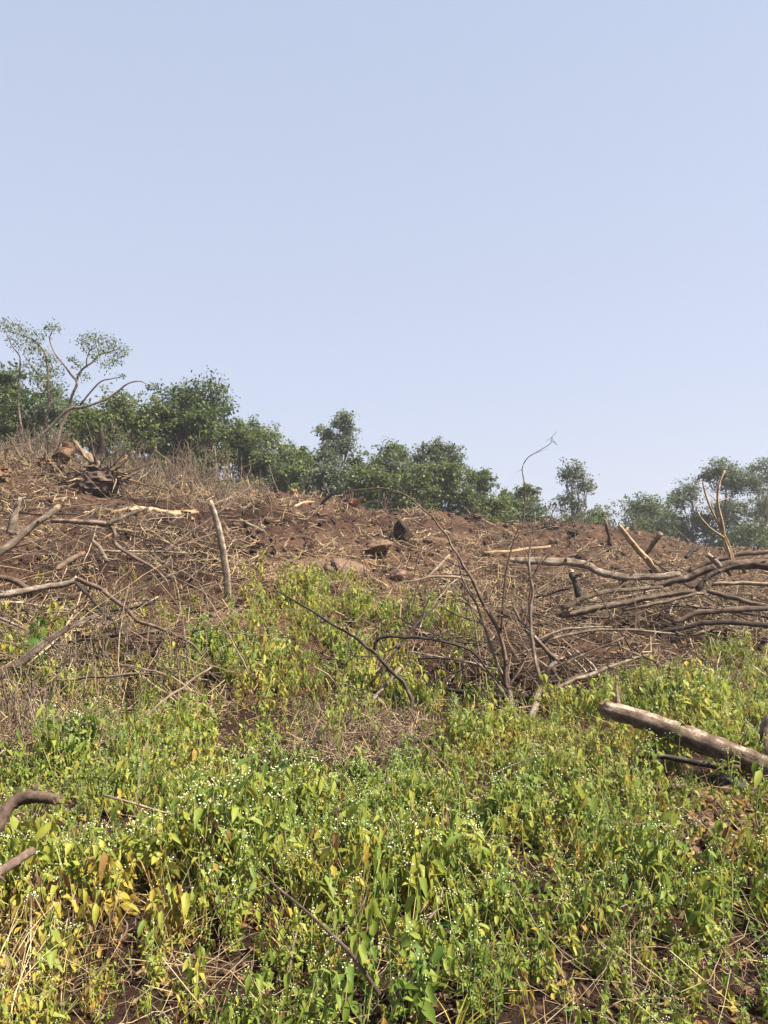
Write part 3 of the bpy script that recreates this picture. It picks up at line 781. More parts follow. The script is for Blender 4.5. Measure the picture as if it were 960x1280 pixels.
traced('dry_stick', 'pale leaning stick near the small reddish rock', 'stick', [(562, 694), (545, 712), (528, 728)], [11.3, 11.0], [2.4, 2.6, 2], B_TAN)
traced('dry_stick', 'long tan twig curving level under the leaning stick', 'stick', [(508, 728), (535, 722), (565, 720), (590, 727)], [11, 10.8], [1.6, 2, 2.4, 1.6], B_TAN)
traced('broken_branch', 'pale pieces of split branch near the skyline', 'branch', [(368, 634), (380, 629), (392, 628)], [None, None], [2.4, 2.8, 2], B_PALE)
traced('broken_branch', 'short black branch leaning near the skyline', 'branch', [(404, 628), (410, 622), (416, 617)], [None, 24], [2.5, 2.6, 2], B_DARK)
# tall dead reeds by the heap
for lb, pts, r in (('tall tan dead stem swaying above the fallen trunk', [(918, 704), (908, 676), (896, 652), (884, 622), (878, 602)], [2.6, 2.2, 2, 1.6, 1.0]),
                   ('yellow dead stem upright behind the fallen trunk', [(914, 704), (906, 672), (899, 640), (898, 612), (906, 588)], [2.6, 2.4, 2.2, 1.8, 1.2]),
                   ('pale looped dead stem bowing beside the tall tan stem', [(905, 672), (888, 660), (875, 646), (871, 634), (880, 628)], [1.6, 1.5, 1.4, 1.2, .8]),
                   ('slim pale dead stem crossing the yellow stem', [(908, 690), (900, 660), (896, 632), (912, 622)], [1.6, 1.4, 1.2, .7])):
    traced('dead_shoot', lb, 'stem', pts, [12.8, 12.9], r, B_PALE, twigs=2, twig_len=.3)

# loose sticks that only their place sets apart
g3 = np.random.default_rng(23)
def loose(n, name, label, cat, group, region, lens, rads, mats, tilt=0.12, twigs=(0, 1), lift=0.03, twig_len=.25):
    for _ in range(n):
        px, py = region(g3)
        dpt = ground_depth(px, py)
        if dpt is None or dpt > 40: continue
        p = at(px, py)
        L = g3.uniform(*lens)
        a = g3.uniform(0, math.pi)
        d = np.array([math.cos(a), math.sin(a) * 0.8, 0])
        k = np.linspace(-0.5, 0.5, 5)[:, None]
        Q = p + d * k * L
        z0, z1 = hz(*Q[0, :2]), hz(*Q[-1, :2])
        Q[:, 2] = np.linspace(z0, z1, 5) + lift + g3.uniform(0, 1) * lift
        Q[:, 2] += (np.linspace(0, 1, 5) if g3.random() < .5 else np.linspace(1, 0, 5)) * abs(g3.normal(0, tilt)) * L
        Q += (k * k - 0.25) * g3.normal(size=3) * 0.16 * L * np.array([1, 1, .5])
        for i in range(5): Q[i, 2] = max(Q[i, 2], hz(Q[i, 0], Q[i, 1]) + 0.004)
        r = g3.uniform(*rads)
        m = mats[g3.integers(len(mats))]
        tone = {B_PALE: 'pale', B_TAN: 'tan', B_GREY: 'grey', B_BROWN: 'brown', B_DARK: 'black'}[m]
        o = make_branch(name, Q, np.linspace(r, r * g3.uniform(.35, .8), 5), m, sides=6, rough=.1, twigs=int(g3.integers(twigs[0], twigs[1] + 1)), twig_len=twig_len, step=2, g=g3)
        tag(o, f'{tone} {label} near {near(px, py)}', cat, group)

def reg(x0, x1, f0, f1):
    def f(g):
        px = g.uniform(x0, x1)
        a, b = (f0(px) if callable(f0) else f0), (f1(px) if callable(f1) else f1)
        return px, g.uniform(a, b)
    return f
crest = lambda px: float(np.interp(px, PXT, CREST))
loose(150, 'slope_stick', 'dry stick loose on the bare slope', 'stick', 'pale sticks strewn on the bare slope', reg(0, 960, lambda p: crest(p) + 5, lambda p: crest(p) + 85), (.3, 1.6), (.007, .020), (B_PALE, B_TAN, B_TAN, B_GREY), twigs=(0, 3))
loose(60, 'crest_stick', 'crooked stick poking up from the skyline earth', 'stick', 'sticks poking up along the skyline', reg(250, 960, lambda p: crest(p) + 1, lambda p: crest(p) + 26), (.4, 1.6), (.009, .024), (B_PALE, B_TAN, B_GREY, B_BROWN, B_DARK), tilt=.45, twigs=(0, 2))
loose(40, 'slope_branch', 'broken branch on the bare slope', 'branch', 'dark branches strewn on the bare slope', reg(0, 960, lambda p: crest(p) + 8, lambda p: crest(p) + 90), (.3, 1.2), (.01, .03), (B_DARK, B_BROWN), twigs=(0, 2))
loose(16, 'brush_limb', 'stout limb lying in the straw', 'branch', 'stout limbs in the straw brush', reg(-20, 260, 650, 860), (.7, 1.8), (.014, .028), (B_GREY, B_BROWN, B_DARK), tilt=.25, twigs=(2, 5), lift=.12, twig_len=.4)
loose(150, 'brush_branch', 'thin dead branch tangled in straw', 'branch', 'dead branches in the straw brush', reg(-20, 300, 655, 890), (.5, 2.0), (.004, .011), (B_GREY, B_PALE, B_TAN, B_BROWN, B_TAN), tilt=.3, twigs=(1, 4), lift=.16)
loose(110, 'heap_branch', 'thin branch jammed in the limb heap', 'branch', 'dead branches in the limb heap', reg(660, 985, 722, 800), (.5, 2.0), (.004, .013), (B_GREY, B_BROWN, B_TAN, B_TAN, B_DARK), tilt=.25, twigs=(1, 4), lift=.12)
loose(24, 'heap_limb', 'limb lying under the heap', 'branch', 'dark limbs under the heap', reg(760, 985, 735, 796), (.7, 2.2), (.008, .024), (B_DARK, B_GREY, B_BROWN), tilt=.15, twigs=(1, 3), lift=.1)
loose(18, 'gully_limb', 'limb sunk in the gully to deepen its shade', 'branch', 'dark limbs sunk in the gully', reg(530, 770, 838, 886), (.6, 1.8), (.008, .024), (B_DARK, B_GREY, B_BROWN), tilt=.12, twigs=(1, 3), lift=.12)  # dark limbs added to make up the shade of the gully
loose(48, 'gully_twig', 'brittle twig about the gully', 'twig', 'dead twigs across the gully', reg(520, 860, 770, 880), (.5, 1.6), (.004, .013), (B_GREY, B_BROWN, B_DARK), tilt=.35, twigs=(1, 4), lift=.1)
loose(34, 'crest_branch', 'dead branch in the crest brush', 'branch', 'dead branches along the crest brush', reg(-10, 320, lambda p: crest(p) + 2, lambda p: crest(p) + 30), (.6, 2.4), (.008, .022), (B_GREY, B_TAN, B_BROWN), tilt=.3, twigs=(1, 3), lift=.15, twig_len=.5)
loose(26, 'weed_twig', 'thin twig fallen among weeds', 'twig', 'grey twigs fallen in the weeds', reg(0, 940, 880, 1270), (.2, .6), (.003, .008), (B_GREY, B_TAN, B_BROWN), tilt=.3, twigs=(0, 2), lift=.06)

# ------------------------------------------------------------------ straw and fine twigs
def straw_tpl(seed):
    g = np.random.default_rng(seed)
    k = np.linspace(0, 1, 3)[:, None]
    P = np.array([[0, 1, 0]]) * (k - .5) + g.normal(size=3) * 0.12 * (k - .5) ** 2 * 4
    V, T = tube(P, np.array([.011, .012, .006]), 3, 0, False)
    return V, T, np.zeros(len(T), np.int32), np.zeros(len(V))
STRAW = [straw_tpl(s) for s in range(6)]
def straw_field(name, label, n, region, lens, hue, pitch=.35, lift=.02, seed=1, thick=1.0, patchy=False):
    g = np.random.default_rng(seed)
    pp = np.array([region(g) for _ in range(n)])
    dp = ground_depths(pp[:, 0], pp[:, 1])
    ok = ~np.isnan(dp)
    pp, dp = pp[ok], dp[ok]
    P = np.c_[(pp[:, 0] - 480) / F * dp, dp, dp]
    if patchy:
        f = fbm(P[:, 0] / 1.2, P[:, 1] / 1.2, 131, 2)
        keep = g.random(len(P)) < np.clip(.30 + 2.2 * f, .08, 1)
        keep &= ~((pp[:, 0] > 120) & (pp[:, 0] < 290) & (pp[:, 1] > 622) & (pp[:, 1] < 745) & (g.random(len(P)) < .72))
        P = P[keep]
    P[:, 0] += g.normal(0, .12, len(P)); P[:, 1] += g.normal(0, .12, len(P)); P[:, 2] = terrain(P[:, 0], P[:, 1])
    mb = MB()
    w = g.integers(0, 6, len(P))
    for k in range(6):
        q = w == k
        m = q.sum()
        L = g.uniform(*lens, m)
        tk = thick * (0.35 + P[q][:, 1] / 22) * g.uniform(.6, 1.5, m)
        pt = g.normal(0, pitch, m)
        pos = P[q] + np.c_[np.zeros(m), np.zeros(m), lift * g.random(m) + np.abs(np.sin(pt)) * L * .5]
        scatter(mb, STRAW[k], pos, rotm(g.uniform(0, 6.3, m), pt, np.zeros(m)), np.c_[tk, L, tk], np.clip(g.normal(hue, .27, m), 0, 1))
    o = link(name, mb.mesh(name, [M_STRAW]))
    tag(o, label, kind='stuff')
straw_field('debris', 'fine dry twigs and chips littering the cleared slope', 24000, reg(-40, 1000, lambda p: crest(p) + 3, lambda p: crest(p) + 120), (.05, .34), .38, .4, .03, 1, .5, True)
straw_field('straw', 'tangled dry straw and thin stems on the brushy bank', 5200, reg(-40, 300, 640, 905), (.10, .45), .36, .8, .10, 2, .5, True)
straw_field('crest_straw', 'tan dead stems and slash tangled along the brushy crest', 2600, reg(-40, 330, lambda p: crest(p) - 2, lambda p: crest(p) + 34), (.2, .8), .27, .6, .15, 6, .45)
straw_field('dry_litter', 'fine dead twigs tangled about the gully and heap', 2500, reg(420, 1000, 720, 890), (.10, .5), .26, .7, .08, 3, .55)
straw_field('dead_stalk_litter', 'dry stalks and stems lying under the weeds', 2600, reg(-30, 990, 880, 1290), (.06, .3), .45, .5, .05, 4, .22)

straw_field('brown_litter', 'brown mat of dead stems in the dry gap of the weeds', 1500, reg(370, 530, 893, 968), (.06, .3), .2, .6, .1, 8, .4)
straw_field('brown_stalks', 'dark standing dead stalks at the weedy foot of the brush', 1500, reg(-30, 150, 868, 950), (.1, .34), .25, 1.0, .1, 9, .4)

# ------------------------------------------------------------------ weeds
def weed_proto(seed, kind):
    """lists of stems, leaves, flowers of one plant about 0.3 m tall"""
    g = np.random.default_rng(seed)
    stems, leaves, flowers = [], [], []
    nb = {'flower': g.integers(3, 6), 'droop': g.integers(1, 4), 'yellow': g.integers(1, 3), 'dead': g.integers(1, 4), 'fine': g.integers(2, 5), 'small': g.integers(2, 4)}[kind]
    for b in range(nb):
        a = g.uniform(0, 6.28)
        h = g.uniform(.2, .36) * (0.7 if kind == 'small' else 1)
        lean = g.uniform(.05, .45) * h
        k = np.linspace(0, 1, 5)[:, None]
        base = np.array([g.normal(0, .02), g.normal(0, .02), -.02])
        P = base + np.c_[math.cos(a) * lean * k ** 1.5, math.sin(a) * lean * k ** 1.5, k * h] + g.normal(size=(5, 3)) * .006
        stems.append((P, np.linspace(.0032, .0016, 5), g.uniform(.1, .8)))
        nodes = {'flower': 5, 'droop': 5, 'yellow': 5, 'small': 3, 'dead': 4, 'fine': 11}[kind]
        ph = g.uniform(0, 3.1)
        for j in range(nodes):
            t = (j + .8) / nodes
            i = t * 4; i0 = min(int(i), 3)
            p = P[i0] + (P[i0 + 1] - P[i0]) * (i - i0)
            ph += math.pi / 2 + g.normal(0, .3)
            for sgn in (0, math.pi):
                if g.random() < .12: continue
                yaw = ph + sgn + g.normal(0, .25)
                if kind == 'flower':
                    ln, pt, hue = g.uniform(.046, .09) * (1.2 - .5 * t), g.normal(-.5, .45), g.normal(.43, .12) + .30 * (1 - t) ** 2
                elif kind == 'small':
                    ln, pt, hue = g.uniform(.03, .055), g.normal(-.2, .4), g.normal(.28, .10)
                elif kind == 'droop':
                    ln, pt, hue = g.uniform(.05, .10), g.normal(-.85, .35), g.normal(.47, .10) + .22 * (1 - t)
                elif kind == 'fine':
                    ln, pt, hue = g.uniform(.014, .03) * (1.25 - .6 * t), g.normal(.1, .4), g.normal(.30, .09)
                elif kind == 'dead':
                    ln, pt, hue = g.uniform(.035, .075), g.normal(-1.3, .2), g.normal(.90, .06)
                else:
                    ln, pt, hue = g.uniform(.05, .10), g.normal(-1.2, .2), g.normal(.66, .09)
                leaves.append((p, yaw, pt, g.normal(0, .3), ln, float(np.clip(hue, .05, .98))))
        if kind in ('flower',) or (kind in ('small', 'droop') and g.random() < .45):
            tip = P[-1]
            if g.random() < .1: continue
            for _ in range(g.integers(2, 6)):
                q = tip + np.array([g.normal(0, .013), g.normal(0, .013), g.uniform(-.008, .02)])
                flowers.append((q, g.uniform(.0032, .0064), g.uniform(0, 6.3)))
                stems.append((np.array([tip - [0, 0, .025], q]), np.array([.0012, .0009]), .3))
    return stems, leaves, flowers

def proto_arrays(st, lv, fl, tpl=None, far=False):
    tpl = tpl or LEAF_SET
    mb = MB()
    for P, R, h in st:
        if len(P) < 3: continue
        V, T = tube(P[::4] if far else P[::2], R[::4] if far else R[::2], 3, 0, False)
        mb.add(V, T, 1, h)
    if lv:
        for i, tv in enumerate(tpl):
            q = lv[i::len(tpl)]
            if q: scatter(mb, tv, np.array([l[0] for l in q]), rotm(np.array([l[1] for l in q]), np.array([l[2] for l in q]), np.array([l[3] for l in q])), np.array([l[4] for l in q]), np.array([l[5] for l in q]), 0)
    if fl:
        scatter(mb, BUD, np.array([f[0] for f in fl]), rotm(np.array([f[2] for f in fl]), g3.normal(0, .5, len(fl)), g3.normal(0, .5, len(fl))), np.array([f[1] for f in fl]), np.full(len(fl), .5), 2)
    return mb.arrays()

def blade_proto(seed, hue, n=9):
    g = np.random.default_rng(seed)
    mb = MB()
    for _ in range(n):
        a = g.uniform(0, 6.28); h = g.uniform(.14, .34); ln = g.uniform(.1, .9) * h
        k = np.linspace(0, 1, 5)
        c = np.c_[math.cos(a) * ln * k ** 2, math.sin(a) * ln * k ** 2, h * k * (1 - .25 * k)] + g.normal(0, .015, 3) * np.array([1, 1, 0])
        w = .0045 * np.array([.8, 1, .9, .6, .05])
        s = np.array([-math.sin(a), math.cos(a), 0])
        V = np.vstack([c - s * w[:, None], c + s * w[:, None]])
        T = []
        for i in range(4): T += [(i, i + 5, i + 6), (i, i + 6, i + 1)]
        mb.add(V, T, 0, float(np.clip(g.normal(hue, .08), 0, 1)))
    return mb.arrays()

FINE_SET = [LEAF_TREE]
PROTOS, PROTOS_FAR = {}, {}
for i, k in enumerate(('flower', 'droop', 'yellow', 'small', 'dead', 'fine'), 1):
    wd = k in ('droop', 'yellow', 'dead')
    W_ = [weed_proto(100 * i + q, k) for q in range(9)]
    PROTOS[k] = [proto_arrays(*p, tpl=FINE_SET if k == 'fine' else WIDE_SET if wd else LEAF_SET) for p in W_]
    PROTOS_FAR[k] = [proto_arrays(*p, tpl=FINE_SET if k == 'fine' else WIDE_FAR if wd else LEAF_FAR, far=True) for p in W_]
for P_ in (PROTOS, PROTOS_FAR):
    P_['grass'] = [blade_proto(700 + q, .42) for q in range(5)]
    P_['straw'] = [blade_proto(800 + q, .80) for q in range(5)]

EDGE_X = [-200, 0, 100, 200, 300, 420, 500, 560, 640, 740, 800, 960, 1200]
EDGE_Y = [960, 955, 925, 900, 925, 945, 930, 905, 893, 868, 838, 806, 790]
def weed_cover(px, py):
    d = sm(-14, 12, py - np.interp(px, EDGE_X, EDGE_Y))
    def el(cx, cy, rx, ry):
        return np.exp(-(((px - cx) / rx) ** 2 + ((py - cy) / ry) ** 2) * 1.2)
    for c in [(410, 770, 90, 54, 1.15), (330, 835, 110, 45, .95), (500, 850, 60, 35, .8), (570, 790, 26, 30, .8), (110, 865, 120, 60, .75), (50, 810, 70, 50, .8), (230, 850, 70, 45, .75), (150, 790, 90, 40, .4), (420, 890, 90, 40, .5), (540, 770, 20, 20, .5), (620, 870, 70, 14, .25)]:
        d = np.maximum(d, np.minimum(1, c[4] * el(*c[:4])))
    for c in [(450, 930, 70, 30, .88), (50, 908, 85, 34, .8), (275, 772, 48, 22, .92), (430, 945, 60, 24, .8), (315, 1125, 42, 40, .75), (885, 1030, 78, 52, .99), (950, 1185, 36, 100, .92), (800, 1268, 190, 34, .93), (690, 1255, 100, 30, .8), (120, 1235, 90, 50, .35), (840, 960, 70, 14, .6), (560, 1265, 60, 22, .5), (835, 968, 45, 22, .85), (480, 1180, 40, 30, .25)]:
        d = d * (1 - c[4] * el(*c[:4]))
    return np.clip(d, 0, 1)

def build_weeds():
    g = np.random.default_rng(9)
    N = 30000
    y = np.sqrt(g.uniform(1.9 ** 2, 13.5 ** 2, N))
    x = g.uniform(-.64, .64, N) * (y + .8)
    z = terrain(x, y)
    px, py = proj(x, y, z + .13)
    cov = weed_cover(px, py)
    dens = np.where(y < 6, 1.0, np.interp(y, [6, 13], [.95, .8]))
    patch = .62 + 2.3 * fbm(x / .36, y / .36, 33, 2)
    keep = g.random(N) < cov * dens * np.clip(patch, .2, 1)
    x, y, z, px, py = x[keep], y[keep], z[keep], px[keep], py[keep]
    n = len(x)
    # which plant grows where: broad drifts of each kind
    q1, q2 = fbm(x / .9, y / .9, 51, 2), fbm(x / .7, y / .7, 61, 2)
    r = g.random(n)
    warm = np.clip(.5 + q1, 0, 1)
    kind = np.full(n, 'flower', dtype=object)
    kind[r < .18] = 'small'
    dr = (r > .18) & (r < .18 + .10 + .36 * warm)
    kind[dr] = 'droop'
    ye = (r > .95 - .10 * np.clip(.4 + q2, 0, 1) - .06 * (py > 1050))
    kind[ye] = 'yellow'
    kind[g.random(n) < .04 + .10 * np.clip(q2 * 1.6, 0, 1) + .05 * (py > 1080)] = 'dead'
    kind[g.random(n) < .06 + .34 * np.clip(2.2 * fbm(x / .8, y / .8, 141, 2), 0, 1)] = 'fine'
    kind[g.random(n) < .06] = 'grass'
    far = y > 8.3
    kind[far & (g.random(n) < .22)] = 'grass'
    kind[far & (g.random(n) < .14)] = 'straw'
    kind[(~far) & (g.random(n) < .05)] = 'straw'
    hs = .035 + .26 * q2 + .12 * q1 + .05 * (g.random(n) - .5) + .10 * ((px < 250) & (py > 1120)) + .05 * far
    mound = fbm(x / .75, y / .75, 91, 2)
    s = g.uniform(.55, 1.15, n) * np.clip(1 + 1.1 * mound + .3 * q1, .45, 1.75) * np.where(far, 1.05, .9) * (.5 + .5 * sm(2.1, 3.3, y))
    mb = MB()
    for k, ps, nearby in [(k, ps, True) for k, ps in PROTOS.items()] + [(k, ps, False) for k, ps in PROTOS_FAR.items()]:
        for i, p in enumerate(ps):
            q = np.where((kind == k) & (np.arange(n) % len(ps) == i) & ((y < 4.0) == nearby))[0]
            m = len(q)
            if not m: continue
            pos = np.c_[x[q], y[q], z[q]]
            scatter(mb, p, pos, rotm(g.uniform(0, 6.3, m), g.normal(0, .12, m), g.normal(0, .12, m)), s[q], hs[q], None, True)
    o = link('weeds', mb.mesh('weeds', [M_WEED, M_STEM, M_FLOWER]))
    tag(o, 'dense knee high green weeds with tiny white flowers covering the verge', kind='stuff')
    print('weed plants', n, 'tris', sum(len(t) for t in mb.T))
    # fallen leaves on the soil between the weeds
    mb = MB()
    N = 11000
    yy = np.sqrt(g.uniform(2.0 ** 2, 9.5 ** 2, N)); xx = g.uniform(-.6, .6, N) * (yy + .6)
    zz = terrain(xx, yy)
    scatter(mb, LEAF_FAR[0], np.c_[xx, yy, zz + .012], rotm(g.uniform(0, 6.3, N), g.normal(0, .4, N), g.normal(0, .5, N)), g.uniform(.025, .065, N), np.clip(g.normal(.94, .07, N), .75, 1))
    P = np.array([at(g.normal(890, 36), min(1085, max(972, g.normal(1020, 26)))) for _ in range(500)])
    scatter(mb, LEAF_WIDE, P + [0, 0, .03], rotm(g.uniform(0, 6.3, 500), g.normal(0, .5, 500), g.normal(0, .5, 500)), g.uniform(.03, .075, 500), np.clip(g.normal(.90, .05, 500), .8, 1))
    o = link('fallen_leaves', mb.mesh('fallen_leaves', [M_WEED]))
    tag(o, 'brown dead leaves fallen on the soil between the weeds', kind='stuff')
build_weeds()

# leaf meshes shared by the plants that are built leaf by leaf
_LM = {}
def leaf_mesh(tplname, hue, kind=0):
    hb = round(float(hue) * 12) / 12
    key = (tplname, hb, kind)
    if key not in _LM:
        tpl = {'leaf': LEAF_SET[int(hb * 12) % 6], 'wide': WIDE_SET[int(hb * 12) % 6], 'thin': LEAF_THIN, 'palm': None}[tplname]
        if tplname == 'palm':
            mb = MB()
            for a, l in zip((-2.0, -1.25, -.6, 0, .6, 1.25, 2.0), (.45, .75, .92, 1, .92, .75, .45)):
                V, T, M, A = leaf_tpl(.2, .05, .34)
                V = V * l
                c_, s_ = math.cos(a), math.sin(a)
                V = np.c_[V[:, 0] * c_ + V[:, 1] * s_, -V[:, 0] * s_ + V[:, 1] * c_, V[:, 2] + .004 * abs(a)]
                mb.add(V, T, 0, hb)
        else:
            mb = MB().add(tpl[0], tpl[1], 0, hb)
        _LM[key] = mb.mesh('leaf', [M_WEED])
    return _LM[key]
_FM = MB().add(FLOWER[0], FLOWER[1], 0, .5).mesh('flower_head', [M_FLOWER])

def place_leaf(parent, tplname, p, yaw, pitch, roll, ln, hue):
    o = link('leaf', leaf_mesh(tplname, hue), parent=parent)
    R = rotm(yaw, pitch, roll)[0] * ln
    M = Matrix([[*R[0], p[0]], [*R[1], p[1]], [*R[2], p[2]], [0, 0, 0, 1]])
    o.matrix_local = M
    return o

def single_plant(name, label, group, loc, parts, scale=1.0, rz=0.0, tplname='leaf', cat='weed'):
    st, lv, fl = parts
    e = empty(name, loc, rz)
    e.scale = (scale,) * 3
    mb = MB()
    for P, R, h in st:
        V, T = tube(P, R, 5, 0, True); mb.add(V, T, 0, h)
    link('stem', mb.mesh('stem', [M_STEM]), parent=e)
    for l in lv: place_leaf(e, tplname, *l)
    for q, s, a in fl:
        f = link('flower_head', _FM, parent=e)
        f.location = q; f.scale = (s,) * 3; f.rotation_euler = (random.gauss(0, .4), random.gauss(0, .4), a)
    return tag(e, label, cat, group)

g4 = np.random.default_rng(41)
KL = {'flower': ('flowering_weed', 'leafy weed with tiny white flower heads', 'white flowered weeds standing out of the verge'),
      'droop': ('wilting_weed', 'wilting weed with broad hanging yellow green leaves', 'wilting broad leaved weeds of the verge'),
      'yellow': ('yellow_weed', 'withered weed with limp yellow leaves', 'withered yellow weeds of the verge')}
def tall_weeds(kind, n, spots=None):
    nm, lb, gp = KL[kind]
    protos = [weed_proto(3000 + 50 * len(kind) + s, kind) for s in range(6)]
    k = 0
    tries = 0
    while k < n and tries < 4000:
        tries += 1
        if spots is not None: px, py = spots[k]
        else:
            px, py = g4.uniform(10, 950), 860 + 410 * g4.random() ** .7
            if weed_cover(px, py) < .6: continue
        p = at(px, py + (20 if spots is not None else 0))
        p[2] = hz(p[0], p[1])
        st, lv, fl = protos[k % 6]
        lv = [l for i, l in enumerate(lv) if i % 2 == 0 or kind != 'flower'] if len(lv) > 18 else lv
        single_plant(nm, lb + ' near ' + near(px, py), gp, p, (st[:10], lv[:20], fl[:8]), g4.uniform(.62, .95), g4.uniform(0, 6.3), 'leaf' if kind == 'flower' else 'wide')
        k += 1
tall_weeds('flower', 60)
tall_weeds('droop', 45)
YS = [(165, 985), (55, 950), (140, 1075), (185, 1070), (352, 985), (342, 955), (640, 1190), (600, 1140), (255, 1150), (20, 1150), (690, 1215), (935, 870), (925, 890), (385, 1020), (775, 1090), (850, 1140), (120, 1000), (430, 915), (960, 1050), (250, 1110), (740, 870), (570, 1040)]
tall_weeds('yellow', len(YS), YS)

# plants with a look of their own
def broad_seedling(name, label, px, py, n, ln, hue, tplname, h, cat='plant', droop=-.25, depth=None, spread=.05, rz=None):
    p = at(px, py, depth)
    if depth is None: p[2] = hz(p[0], p[1])
    base = np.array([0, 0, min(0.0, hz(p[0], p[1]) - p[2])])
    g = np.random.default_rng(int(px * 7 + py))
    k = np.linspace(0, 1, 6)[:, None]
    P = base + (np.array([g.normal(0, .1) * h, g.normal(0, .05) * h, h]) - base) * k
    P[1:-1] += g.normal(size=(4, 3)) * .012 * h * 3
    st = [(P, np.linspace(.006, .003, 6) * max(1, h * 2), .25)]
    lv = []
    for i in range(n):
        t = 1 - .75 * (i / n) ** 1.2
        q = P[0] + (P[-1] - P[0]) * t
        yaw = i * 2.4 + g.normal(0, .2)
        pet = .35 * ln
        tip = q + np.array([-math.sin(yaw) * pet, math.cos(yaw) * pet, .1 * pet])
        st.append((np.array([q, tip]), np.array([.0022, .0018]), .3))
        lv.append((tip, yaw, droop + g.normal(0, .2), g.normal(0, .2), ln * g.uniform(.75, 1.15), float(np.clip(hue + g.normal(0, .06), .02, .97))))
    return single_plant(name, label, None, p, (st, lv, []), tplname=tplname, cat=cat)

broad_seedling('broad_leaved_seedling', 'low seedling with a rosette of long fresh green leaves at the verge edge', 432, 1262, 13, .095, .30, 'leaf', .14)
broad_seedling('broad_leaved_seedling', 'seedling with broad glossy leaves beside the grass blades', 520, 1195, 8, .085, .32, 'wide', .15)
broad_seedling('broad_leaved_seedling', 'seedling with two rows of upright pointed leaves near the dark short stick', 520, 1285, 7, .10, .36, 'leaf', .17, droop=.2)
broad_seedling('lobed_leaf_plant', 'young plant with dark green lobed leaves beside the straight brown limb', 92, 1105, 7, .085, .17, 'palm', .20, droop=-.55)
broad_seedling('lobed_leaf_plant', 'tall young plant with dark drooping lobed leaves in the brush', 46, 860, 9, .16, .24, 'palm', .75, droop=-.95)
broad_seedling('lobed_leaf_plant', 'small lobed leaf sapling by the orange withered leaf', 65, 895, 5, .10, .18, 'palm', .22, droop=-.8)
broad_seedling('lobed_leaf_plant', 'young lobed leaf plant low under the yellow hanging leaf', 28, 860, 5, .11, .2, 'palm', .25, droop=-.5)
broad_seedling('withered_plant', 'plant with limp bright yellow leaf hanging in the brush', 18, 838, 3, .17, .76, 'wide', .30, droop=-1.35)
broad_seedling('withered_plant', 'plant with a limp orange tan leaf in the brush', 62, 905, 3, .11, .84, 'wide', .26, droop=-1.35)
broad_seedling('bright_sapling', 'bright yellow green sapling leaning by the standing post', 316, 764, 12, .12, .50, 'thin', .42, droop=-.1)
broad_seedling('leafy_stalk', 'tall yellow green leafy stalk beside the gully and the log end', 758, 900, 12, .09, .50, 'leaf', .45, droop=-.4)
broad_seedling('leafy_stalk', 'leafy green stalk rising at the gully rim', 738, 885, 9, .08, .40, 'leaf', .4, droop=-.5)
broad_seedling('leafy_stalk', 'yellow green stalk standing by the frame of tan rock and black rock', 952, 1072, 8, .12, .55, 'thin', .5, droop=-.7)
broad_seedling('leafy_stalk', 'slim leafy stalk with pale leaf in the dry brown patch', 420, 960, 6, .10, .6, 'thin', .42, droop=-1.0)

def blade_clump(name, label, px, py, n, h, hue, w, mat=None, spread=.08, cat='grass', lean=.6, depth=None):
    p = at(px, py, depth); p[2] = hz(p[0], p[1])
    e = empty(name, p)
    g = np.random.default_rng(int(px + 3 * py))
    for i in range(n):
        a = g.uniform(0, 6.28); hh = h * g.uniform(.55, 1.15); ln = g.uniform(.05, lean) * hh
        k = np.linspace(0, 1, 7)
        c = np.c_[math.cos(a) * ln * k ** 2, math.sin(a) * ln * k ** 2, hh * k * (1 - .3 * k * k * (ln / hh))]
        ww = w * np.array([.7, 1, 1, .9, .7, .45, .05])
        s = np.array([-math.sin(a + .5), math.cos(a + .5), 0])
        up = np.array([0, 0, .25])
        V = np.vstack([c - s * ww[:, None], c + np.array([0, 0, -.2]) * ww[:, None], c + s * ww[:, None]])
        T = []
        for j in range(6):
            for o_ in (0, 7): T += [(j + o_, j + 7 + o_, j + 8 + o_), (j + o_, j + 8 + o_, j + 1 + o_)]
        V = V + np.r_[g.normal(0, spread, 2), 0]
        link('blade', MB().add(V, T, 0, float(np.clip(g.normal(hue, .06), 0, 1))).mesh('blade', [mat or M_WEED]), parent=e)
    return tag(e, label, cat)
blade_clump('grass_clump', 'clump of tall broad green grass blades among the flowering weeds', 500, 1150, 13, .36, .42, .007, lean=.5)
blade_clump('grass_clump', 'tuft of dark green grass blades below the thin brown branch', 500, 885, 16, .4, .28, .008, lean=.5)
blade_clump('grass_clump', 'tuft of slim green blades in the brush by the tan stem', 178, 905, 12, .42, .3, .007, lean=.35)
blade_clump('dry_grass_tuft', 'sprawling tuft of yellow dry grass at the verge edge', 18, 1268, 54, .34, .86, .0019, M_STRAW, lean=1.1)
blade_clump('dry_grass_tuft', 'flattened yellow dry grass by the stand of wilting weeds', 60, 1215, 34, .28, .9, .0018, M_STRAW, lean=1.2)
blade_clump('dry_grass_tuft', 'small orange brown dead tuft beside the grass blades', 556, 1125, 26, .15, .88, .003, M_STRAW, spread=.03, lean=.9)
M_REDSTEM, _nt, _b = base_mat('red stems', .7)
_b.inputs['Base Color'].default_value = (.17, .055, .045, 1)
blade_clump('red_stemmed_tuft', 'tuft of withered dark red stems in a gap of the weeds', 318, 1150, 60, .13, .5, .0028, M_REDSTEM, spread=.09, lean=1.3, cat='weed')
blade_clump('dry_grass_tuft', 'tan dead tuft in the dry brown patch of the bank', 400, 955, 40, .34, .35, .003, M_STRAW, spread=.16, lean=1.2)
blade_clump('dry_grass_tuft', 'pale straw tuft under the slanting tan branch', 90, 820, 36, .4, .7, .004, M_STRAW, spread=.18, lean=1.0)

